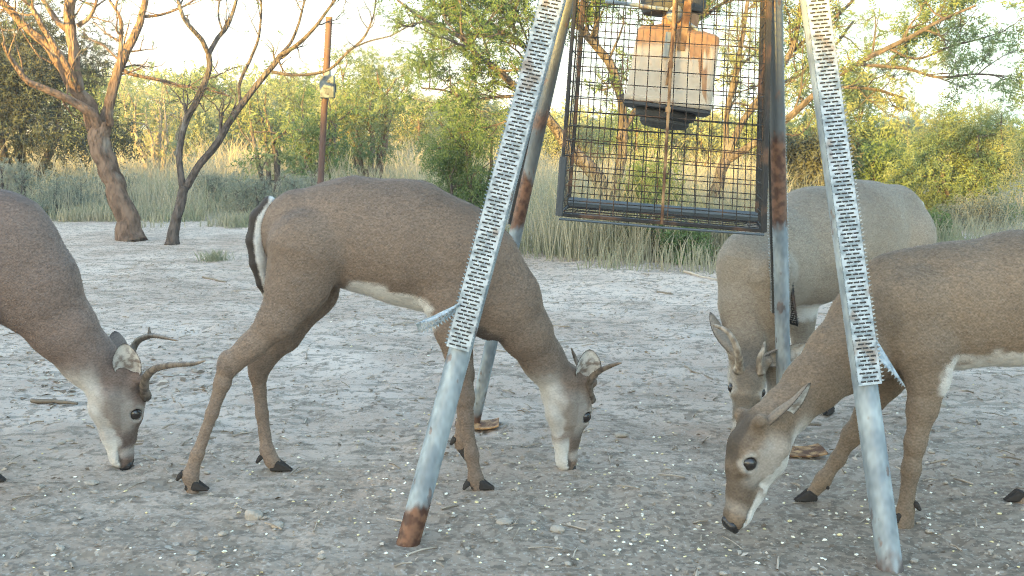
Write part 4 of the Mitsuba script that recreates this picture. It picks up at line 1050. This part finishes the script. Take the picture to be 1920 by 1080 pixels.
# the big tree on the left
YL = 11.2
limbs_tree('mesquite_tree', 'thick leaning tree on the left with reddish forked trunk and orange lit limbs', [
    [(252, 455, YL, 28), (232, 395, YL, 27), (208, 330, YL, 25), (190, 270, YL, 27), (186, 230, YL, 24)],
    [(258, 460, YL - .05, 17), (248, 415, YL + .05, 16), (225, 360, YL + .1, 16), (205, 290, YL + .1, 14)],
    [(178, 245, YL, 18), (165, 200, YL, 19), (140, 160, YL - .05, 16), (112, 120, YL - .1, 14), (85, 82, YL - .15, 12), (45, 50, YL - .2, 10), (12, 12, YL - .3, 9), (-40, -40, YL - .4, 7)],
    [(190, 250, YL, 16), (176, 215, YL - .1, 14), (140, 192, YL - .2, 11), (118, 182, YL - .3, 10), (80, 165, YL - .4, 9), (50, 150, YL - .5, 8), (24, 115, YL - .6, 6), (5, 80, YL - .7, 4)],
    [(146, 168, YL - .05, 15), (140, 110, YL - .05, 14), (133, 55, YL, 13), (133, 10, YL, 13), (138, -50, YL, 11)],
    [(150, 170, YL - .1, 10), (120, 115, YL - .25, 8), (92, 70, YL - .35, 7), (70, 30, YL - .45, 6), (40, -10, YL - .5, 5)],
    [(192, 245, YL, 15), (203, 200, YL + .1, 13), (214, 150, YL + .15, 12), (232, 110, YL + .2, 11), (250, 70, YL + .25, 10), (268, 25, YL + .3, 8), (276, -30, YL + .3, 7)],
    [(206, 235, YL - .05, 9), (208, 190, YL - .15, 9), (222, 130, YL - .2, 6), (226, 80, YL - .2, 5), (225, 35, YL - .25, 4), (205, 0, YL - .25, 3)],
    [(229, 130, YL + .2, 5), (250, 140, YL + .2, 4.5), (300, 150, YL + .3, 4), (338, 160, YL + .4, 3.4), (378, 165, YL + .5, 2.6), (430, 180, YL + .6, 2)],
    [(128, 60, YL, 7), (110, 45, YL + .1, 7), (100, 30, YL + .2, 6), (80, 0, YL + .3, 5), (60, -30, YL + .3, 4)],
    [(146, 48, YL, 6), (165, 35, YL, 5), (178, 10, YL, 4), (185, -20, YL, 3)],
    [(262, 32, YL + .3, 4), (300, 28, YL + .4, 3), (340, 14, YL + .5, 2.5), (380, -10, YL + .6, 2)],
], 'm_bark_red', 'm_leaf_green', 21, twig=(.35, 5, .7, 2), gap=.09, trunk_n=2, keep=.6, girth=.74)
YS = 10.6
limbs_tree('mesquite_tree', 'slender dark nearly bare tree forking low, right of the thick leaning tree', [
    [(322, 462, YS, 13), (332, 410, YS, 12), (341, 372, YS, 12), (348, 348, YS, 11)],
    [(346, 352, YS, 9), (337, 310, YS, 8), (338, 270, YS, 8), (350, 225, YS, 8), (372, 180, YS, 8), (390, 140, YS, 7), (391, 102, YS, 7)],
    [(391, 104, YS, 6), (378, 75, YS - .1, 5.5), (355, 48, YS - .2, 5), (340, 20, YS - .3, 4.5), (330, -20, YS - .3, 4)],
    [(391, 104, YS, 6), (408, 72, YS + .1, 5), (424, 52, YS + .15, 5), (438, 20, YS + .2, 4), (448, -20, YS + .2, 3.5)],
    [(346, 352, YS, 10), (372, 312, YS - .05, 9), (402, 275, YS - .1, 9), (425, 240, YS - .1, 8.5), (450, 200, YS - .1, 8), (482, 160, YS - .1, 7), (510, 125, YS - .1, 6.5), (527, 103, YS - .1, 6)],
    [(527, 103, YS - .1, 5.5), (560, 82, YS - .2, 5), (590, 52, YS - .3, 4), (612, 22, YS - .35, 3.2), (640, -15, YS - .4, 2.6)],
    [(524, 104, YS - .1, 4), (545, 80, YS, 3.5), (560, 45, YS, 3), (570, 5, YS, 2.5), (580, -20, YS, 2)],
    [(510, 135, YS - .1, 4), (545, 140, YS - .15, 3.8), (585, 139, YS - .2, 3.6), (620, 128, YS - .25, 3.4), (650, 100, YS - .3, 3.2), (682, 70, YS - .35, 2.8), (700, 30, YS - .4, 2.2), (706, -10, YS - .4, 2)],
    [(452, 198, YS - .1, 4.5), (448, 160, YS, 4), (470, 110, YS + .1, 3.4), (485, 70, YS + .15, 3), (490, 20, YS + .2, 2.4), (488, -20, YS + .2, 2)],
    [(349, 216, YS, 4), (347, 205, YS - .03, 4), (346, 194, YS - .05, 3.4)],
    [(414, 252, YS - .1, 4.5), (414, 232, YS - .12, 4), (417, 212, YS - .15, 3.4)],
    [(418, 60, YS + .1, 2.4), (410, 30, YS + .1, 2.2), (412, -10, YS + .1, 2)],
    [(650, 96, YS - .3, 2.2), (690, 78, YS - .4, 2), (735, 66, YS - .5, 1.6), (770, 45, YS - .6, 1.3)],
], 'm_bark_dark', 'm_leaf_green', 22, twig=(.4, 4, .55, 2), gap=.12, keep=.45, girth=.76, group='mesquite trees')
# tree behind the feeder, reaching left
YB = 9.9
limbs_tree('mesquite_tree', 'feathery green tree behind the cage, limbs reaching up and left', [
    [(1156, 462, YB, 17), (1145, 385, YB, 15), (1120, 335, YB, 14), (1090, 300, YB, 13), (1066, 275, YB, 12)],
    [(1066, 276, YB, 11), (1038, 235, YB - .1, 9), (1010, 205, YB - .2, 8), (980, 178, YB - .3, 7), (935, 132, YB - .4, 6), (895, 102, YB - .5, 5), (868, 72, YB - .6, 4), (800, 40, YB - .7, 3), (745, 0, YB - .8, 2)],
    [(1030, 225, YB - .1, 6), (1000, 130, YB + .1, 6), (985, 88, YB + .2, 5), (945, 62, YB + .3, 5), (905, 40, YB + .4, 4.5), (880, 18, YB + .5, 4), (850, -20, YB + .5, 3)],
    [(955, 68, YB + .25, 3.5), (900, 67, YB + .2, 3), (850, 62, YB + .1, 2.6), (800, 30, YB, 2)],
    [(975, 180, YB - .3, 3), (930, 182, YB - .3, 2.8), (880, 186, YB - .35, 2.5), (835, 170, YB - .4, 2), (790, 165, YB - .5, 1.5)],
    [(1140, 380, YB, 10), (1166, 300, YB + .2, 9), (1165, 200, YB + .3, 8), (1147, 128, YB + .4, 8), (1116, 85, YB + .4, 7), (1082, 42, YB + .4, 6), (1050, -30, YB + .4, 5)],
    [(1120, 90, YB + .4, 5), (1118, 50, YB + .5, 4.5), (1122, 0, YB + .5, 4), (1120, -40, YB + .5, 3)],
    [(1160, 260, YB + .2, 6), (1200, 190, YB + .4, 5), (1250, 90, YB + .5, 4), (1320, 30, YB + .5, 3), (1380, -10, YB + .5, 2.5)],
    [(968, 62, YB + .2, 3), (962, 35, YB + .1, 3), (975, -10, YB, 2.5)],
], 'm_bark_dark', 'm_leaf_green', 23, twig=(.15, 11, .75, 2), gap=.035, spr=(.12, 13, .036, .012))
YR = 9.2
limbs_tree('mesquite_tree', 'yellow green tree behind the cage\'s right side, long branches fanning into the right sky', [
    [(1340, 372, YR, 11), (1350, 330, YR, 10), (1362, 300, YR, 10)],
    [(1362, 302, YR, 7), (1384, 245, YR, 6.5), (1412, 200, YR + .1, 6), (1450, 150, YR + .2, 5.5), (1488, 85, YR + .3, 5), (1502, 10, YR + .3, 4), (1510, -30, YR + .3, 3)],
    [(1360, 302, YR, 6), (1362, 225, YR, 5), (1374, 160, YR - .1, 5), (1392, 70, YR - .2, 4), (1402, 0, YR - .2, 3.4)],
    [(1362, 302, YR, 7), (1400, 278, YR - .1, 7), (1460, 236, YR - .3, 6.5), (1525, 180, YR - .5, 6), (1564, 150, YR - .6, 5.5), (1615, 115, YR - .7, 5), (1665, 90, YR - .8, 4.6), (1710, 68, YR - .9, 4), (1760, 40, YR - 1, 3), (1830, 10, YR - 1.1, 2)],
    [(1608, 121, YR - .7, 3.4), (1650, 124, YR - .7, 3.2), (1705, 130, YR - .75, 2.8), (1760, 145, YR - .8, 2.3), (1830, 139, YR - .85, 1.8), (1890, 143, YR - .9, 1.2)],
    [(1668, 92, YR - .8, 2.6), (1720, 110, YR - .8, 2.2), (1780, 88, YR - .8, 1.8), (1840, 72, YR - .8, 1.4), (1886, 57, YR - .8, 1)],
    [(1540, 168, YR - .5, 3.2), (1580, 164, YR - .4, 3), (1640, 168, YR - .3, 2.6), (1700, 185, YR - .2, 1.8)],
    [(1480, 100, YR + .3, 4), (1530, 60, YR + .5, 3.6), (1580, 20, YR + .6, 3), (1620, -20, YR + .6, 2)],
    [(1440, 165, YR + .2, 4), (1500, 140, YR + .6, 3), (1560, 90, YR + .9, 3), (1600, 40, YR + 1, 2)],
    [(1720, 62, YR - .9, 2), (1770, 30, YR - .8, 1.8), (1795, -10, YR - .8, 1.5)],
], 'm_bark_dark', 'm_leaf_olive', 24, twig=(.2, 9, .62, 2), gap=.035, spr=(.12, 13, .036, .012))

# farther trees, each its own
SP = (.20, 8, .085, .026)
auto_tree('dense_tree', 'dark shaded tree filling the far left edge behind the thick leaning tree', 35, 19, 10, 190, 'm_bark_dark', 'm_leaf_dark', 31, 6500, .22, 4, SP, group='trees at the edge of the clearing', blobs=60)
auto_tree('bare_brush', 'bleached tangle of dead branches behind the thick leaning tree', 290, 24, 130, 95, 'm_bark_pale', 'm_leaf_gold', 32, 600, .3, 9, SP, category='brush', blobs=10)
GT = 'trees at the edge of the clearing'
auto_tree('slim_tree', 'slim dark stemmed tree left of the rusty post', 505, 17, 118, 62, 'm_bark_dark', 'm_leaf_olive', 33, 420, .35, 3, SP, group=GT, blobs=8)
auto_tree('slim_tree', 'thin many stemmed tree directly behind the rusty post', 600, 19, 165, 70, 'm_bark_dark', 'm_leaf_green', 34, 800, .4, 6, SP, group=GT, blobs=10)
auto_tree('forked_tree', 'spreading tree with a short forked trunk right of the rusty post', 692, 21, 90, 105, 'm_bark_red', 'm_leaf_olive', 35, 1900, .42, 5, SP, group=GT, blobs=20)
for n_, (lab, px_, Y_, top_, hw_, lk_, cnt) in enumerate([
        ('olive tree in the far row, left of the slender dark tree', 395, 36, 130, 90, 'm_leaf_olive', 1900), ('golden tree in the far row behind the slender dark tree', 470, 33, 165, 80, 'm_leaf_gold', 1600),
        ('olive tree in the far row between the slim tree and the post', 560, 38, 130, 90, 'm_leaf_olive', 1900), ('golden rounded tree in the far row right of the post', 640, 34, 160, 70, 'm_leaf_gold', 1500),
        ('golden tree in the far row right of the forked tree', 780, 34, 170, 85, 'm_leaf_gold', 1800), ('tallest golden tree behind the leg on the left', 880, 30, 165, 95, 'm_leaf_gold', 2000),
        ('olive tree showing between the left feeder legs', 975, 33, 190, 80, 'm_leaf_olive', 1500), ('golden tree behind the left part of the cage', 1080, 31, 205, 85, 'm_leaf_gold', 1500),
        ('olive tree behind the middle of the cage', 1190, 29, 215, 85, 'm_leaf_olive', 1500), ('golden tree behind the right part of the cage', 1300, 30, 205, 85, 'm_leaf_gold', 1500),
        ('olive tree behind the right cage corner', 1420, 30, 200, 80, 'm_leaf_olive', 1500), ('dense yellow green tree right of the front right leg', 1575, 17, 120, 100, 'm_leaf_olive', 2600),
        ('pale olive tree left of the round bush', 1680, 21, 215, 75, 'm_leaf_gold', 1700), ('green tree at the right edge behind the round bush', 1915, 24, 225, 90, 'm_leaf_green', 1700),
        ('golden tree low between thick tree limbs', 340, 30, 185, 60, 'm_leaf_gold', 1200), ('dim olive tree left of the thick leaning tree', 190, 30, 120, 80, 'm_leaf_olive', 1500)]):
    auto_tree('far_tree', lab, px_, Y_, top_, hw_, 'm_bark_red', lk_, 40 + n_, cnt, .12, 4, (.26, 8, .12, .042) if Y_ > 25 else SP, group=GT, blobs=24)
auto_tree('round_bush', 'large round yellow green bush on the right', 1808, 13.5, 206, 122, 'm_bark_dark', 'm_leaf_olive', 60, 5200, .06, 7, (.13, 9, .045, .014), category='bush', blobs=60, fill=.26)
auto_tree('green_shrub', 'soft green shrub left of the front left leg, above the middle buck', 868, 10.8, 205, 92, 'm_bark_dark', 'm_leaf_green', 61, 2600, .05, 5, (.12, 11, .032, .010), category='shrub', blobs=26, fill=.32)
auto_tree('green_shrub', 'low green shrub standing behind the cage', 1225, 9.3, 300, 75, 'm_bark_dark', 'm_leaf_green', 62, 1500, .05, 5, (.12, 11, .030, .010), category='shrub', blobs=16, fill=.32)
auto_tree('dark_shrub', 'dark green shrub between the right legs of the feeder', 1525, 15, 245, 70, 'm_bark_dark', 'm_leaf_dark', 63, 1500, .05, 5, SP, category='shrub', blobs=16)
auto_tree('dark_shrub', 'dark green shrub left of the round bush', 1660, 15.5, 270, 70, 'm_bark_dark', 'm_leaf_green', 64, 1300, .05, 5, SP, category='shrub', blobs=16)
auto_tree('leafy_weed', 'bright leafy weed at the grass edge below the cage corner', 1292, 8.75, 436, 48, 'm_bark_dark', 'm_leaf_green', 65, 460, .05, 5, (.08, 9, .035, .016), category='weed', blobs=8, fill=.5)
auto_tree('leafy_weed', 'bright green weed right of the far buck\'s rump', 1752, 11.2, 400, 40, 'm_bark_dark', 'm_leaf_green', 66, 260, .05, 5, (.08, 9, .035, .016), category='weed', blobs=8, fill=.5)
for n_, (px_, Y_, top_, hw_, lab) in enumerate([(120, 15.2, 335, 75, 'low grey green shrub behind the left buck, left of the thick tree'), (470, 14.6, 330, 60, 'low grey green shrub behind the middle buck\'s tail'),
        (400, 16.5, 325, 55, 'low grey green shrub between the slender tree and the middle buck'), (215, 17.0, 318, 70, 'low grey green shrub behind the foot of the thick tree'),
        (560, 15.5, 322, 55, 'low grey green shrub in front of the post foot'), (1840, 12.5, 372, 80, 'low green shrub at the right edge above the doe'), (20, 14.2, 300, 60, 'low grey shrub at the far left edge behind the left buck')]):
    auto_tree('low_shrub', lab, px_, Y_, top_, hw_, 'm_bark_dark', 'm_leaf_sage', 80 + n_, 900, .03, 6, (.10, 8, .035, .011), category='shrub', group='low shrubs in the grass', blobs=26, fill=.30)
# far woods in one mass
def woods():
    rng = np.random.default_rng(77); n = 15000
    x = rng.uniform(-60, 60, n); y = rng.uniform(52, 78, n)
    px_ = 960 + F * x / y
    sky_y = np.interp(px_, [-400, 200, 330, 560, 640, 780, 1450, 1550, 2400], [110, 120, 128, 125, 150, 195, 215, 240, 235])
    Ht = .95 + (268 - sky_y) / F * y
    Ht *= .78 + .38 * meshkit.fbm(np.stack([x * .28, y * .12, 0 * x], 1), 3, 5)
    z = Ht * rng.random(n) ** .6
    o = np.stack([x, y, z], 1)
    v, f, u = leaflets(rng, o, rng.normal(0, 1, (n, 3)) + [0, 0, .3], .6, 6, .34, .15, diamond=False)
    solo('far_woods', (v, f), 'm_leaf_olive', 'distant olive woods along the skyline', 'woods', kind='stuff', uv=u)
woods()
def brush_behind():
    """The thorn brush at the viewer's back that keeps the low sun off the clearing."""
    rng = np.random.default_rng(78); n = 34000
    x = rng.uniform(-34, 12, n); y = rng.uniform(-15.5, -11.5, n)
    top = 2.95 + 0.8 * (meshkit.fbm(np.stack([x * .5, y * .3, 0 * x], 1), 3, 6) - .5) + 1.1 * sm(-12.5, -17, x)
    z = top * rng.random(n) ** .75
    v, f, u = leaflets(rng, np.stack([x, y, z], 1), rng.normal(0, 1, (n, 3)), .32, 7, .17, .075, diamond=False)
    solo('thorn_brush', (v, f), 'm_leaf_dark', 'dense thorn brush at the near edge of the clearing', 'brush', kind='stuff', uv=u)
brush_behind()

# ------------------------------------------------------------------ grass
def blades(n, seed, xr, yr, edge, hh, wd, patch, mat_uv=(0, 1), ypow=1.5):
    rng = np.random.default_rng(seed)
    y = yr[0] + (yr[1] - yr[0]) * rng.random(n) ** ypow; x = rng.uniform(*xr, n) * (y / yr[1]) ** .8 if xr[0] < -5 else rng.uniform(*xr, n)
    p = np.stack([x, y, 0 * x], 1)
    cl = meshkit.fbm(p * [.9, .9, 1], 3, seed)
    keep = (y > edge(x) + 2.2 * (meshkit.fbm(p * .8, 3, seed + 1) - .5)) & (rng.random(n) < sm(patch[0], patch[1], cl))
    x, y, cl, p = x[keep], y[keep], cl[keep], p[keep]; n = len(x)
    h = rng.uniform(hh[0], hh[1], n) * (.55 + .9 * cl) * (.35 + 1.15 * meshkit.noise(p * 2.3, seed + 3)); w = wd * rng.uniform(.7, 1.4, n) * np.maximum(1, y / 12)
    a = rng.uniform(0, 6.283, n); ln = rng.uniform(.05, .55, n) * h
    h = h * (1 - .45 * sm(3.0, 5.5, x) * sm(24, 16, y)); ln = np.minimum(ln, h)
    d = np.stack([np.cos(a), np.sin(a), 0 * a], 1); s = np.stack([-np.sin(a + 1), np.cos(a + 1), 0 * a], 1) * w[:, None] / 2
    b = np.stack([x, y, ground_z(x, y) - .005], 1)
    m1 = b + d * (ln * .3)[:, None] + np.array([0, 0, 1]) * (h * .6)[:, None]; t = b + d * ln[:, None] + np.array([0, 0, 1]) * h[:, None]
    v = np.stack([b - s, b + s, m1 - s * .8, m1 + s * .8, t], 1).reshape(-1, 3)
    k = np.arange(n)[:, None] * 5
    u = np.clip(mat_uv[0] + (mat_uv[1] - mat_uv[0]) * (rng.random(n) * .55 + .45 * meshkit.noise(p * .7, seed + 9)) * (1 - .6 * sm(2.6, 4.5, x) * sm(26, 17, y)), 0, 1)
    return (v, np.vstack([k + [0, 1, 3], k + [0, 3, 2], k + [2, 3, 4]])), np.stack([np.repeat(u, 5)] * 2, 1)
def edge_line(x):
    return np.interp(x, [-12, -5, -3.2, -1.2, -.1, .6, 1.9, 2.6, 3.6, 6, 12], [13.5, 14.0, 15.0, 14.5, 9.4, 8.9, 8.9, 9.6, 10.5, 11.0, 10])
g, u = blades(130000, 5, (-34, 34), (8.5, 52), edge_line, (.30, .66), .0075, (.28, .5), (.3, 1))
solo('tall_grass', g, 'm_grass', 'tall mixed green and straw grass around the clearing', 'grass', kind='stuff', uv=u)
g, u = blades(42000, 6, (-34, 34), (14, 56), lambda x: edge_line(x) + 2.5, (.5, .9), .008, (.3, .5), (.5, 1))
solo('dry_grass', g, 'm_straw', 'golden dry grass standing in the field behind', 'grass', kind='stuff', uv=u)
g, u = blades(5000, 7, (-.3, 2.6), (8.55, 9.9), lambda x: 8.75 + 0 * x, (.24, .66), .007, (.32, .5), (.05, .85), 1.2)
solo('straw_grass', g, 'm_grass', 'green and straw grass tufts along the dirt edge below the cage', 'grass', kind='stuff', uv=u)
g, u = blades(26000, 8, (-7.5, -.8), (11.6, 16.5), lambda x: 12.8 - .0 * x, (.06, .26), .011, (.42, .58), (.15, .8), 1)
solo('low_forbs', g, 'm_grass', 'low grey green forbs around the trees on the left', 'forbs', kind='stuff', uv=u)
g, u = blades(13000, 9, (-.9, 6.5), (7.4, 11), lambda x: 8.0 + .25 * (x > 3), (.04, .24), .008, (.42, .58), (.0, .8), 1)
solo('edge_grass', g, 'm_grass', 'short sparse grass thinning out into the bare dirt', 'grass', kind='stuff', uv=u)
def tuft(px_, py_, n, hgt, spread, lab, seed):
    c = ground_at(px_, py_); rng = np.random.default_rng(seed)
    o = c + rng.normal(0, 1, (n, 3)) * [spread, spread, 0]; a = rng.uniform(0, 6.28, n); h = hgt * rng.uniform(.5, 1.1, n)
    d = np.stack([np.cos(a) * .6, np.sin(a) * .6, np.ones(n)], 1) * h[:, None]; s = np.stack([-np.sin(a), np.cos(a), 0 * a], 1) * .003
    v = np.stack([o - s, o + s, o + d * .6 + [0, 0, .1 * hgt], o + d], 1).reshape(-1, 3); k = np.arange(n)[:, None] * 4
    solo('grass_tuft', (v, np.vstack([k + [0, 1, 2], k + [1, 3, 2]])), 'm_grass', lab, 'grass tuft', 'small tufts on the dirt', kind='stuff', uv=np.repeat(rng.random((n, 1)) * .5, 4, 0) * [1, 1])
tuft(402, 490, 160, .10, .07, 'small grey green tuft on the dirt before the forked tree', 91)
tuft(1218, 480, 120, .10, .07, 'small tuft on the dirt under the cage', 92)

# ------------------------------------------------------------------ the post with a camera box
post = thing('rusty_post', 'thin rusty steel post standing behind the middle buck\'s back', 'post')
P0, P1 = at(594, 440, 11.3), at(617, 36, 11.3); P0[2] = -.1
t = np.linspace(0, 1, 12)[:, None]
put('shaft', tube(P0 * (1 - t) + P1 * t, .034, 14), 'm_post', post, smooth=40)
put('cap', tube(np.stack([P1, P1 + [0, 0, .02]]), .036, 14), 'm_rust', post, smooth=40)
bx = thing('trail_camera', 'blue grey camouflaged camera box strapped to the rusty post', 'trail camera')
c = at(614, 163, 11.2)
def rbox(c, sx, sy, sz, b):
    return hull([(c + np.array([i_ * (sx - b), j_ * (sy - b), k_ * (sz - b)]), b) for i_ in (-1, 1) for j_ in (-1, 1) for k_ in (-1, 1)], 12)
put('case', rbox(c, .078, .035, .118, .014), 'm_trailbox', bx, smooth=40)
put('lens', tube(np.stack([c + [.02, -.034, .055], c + [.02, -.042, .055]]), .016, 16), 'm_black', bx, smooth=40)
put('sensor', tube(np.stack([c + [.005, -.034, -.075], c + [.005, -.040, -.075]]), .012, 16), 'm_black', bx, smooth=40)
put('flash_panel', rbox(c + [0, -.034, .0], .045, .006, .022, .004), 'm_trailbox', bx, smooth=40)
put('strap', bar(c + [-.085, .03, -.01], c + [.085, .03, -.01], .09, .03, up=(0, 1, 0)), 'm_black', bx)
put('mount', rbox(c + [0, .03, .145], .03, .03, .035, .008), 'm_trailbox', bx, smooth=40)
# ------------------------------------------------------------------ morning air
scene['morning_air'] = {'type': 'homogeneous', 'albedo': {'type': 'rgb', 'value': [0.95, 0.95, 0.95]}, 'sigma_t': 0.0016}
scene['haze'] = {'type': 'cube', 'to_world': T().translate([0, 64, 5]).scale([190, 130, 7]), 'bsdf': {'type': 'null'}, 'interior': {'type': 'ref', 'id': 'morning_air'}}
labels['haze'] = {'label': 'pale morning haze over the field', 'category': 'haze', 'kind': 'stuff'}
scene['camera']['medium'] = {'type': 'ref', 'id': 'morning_air'}
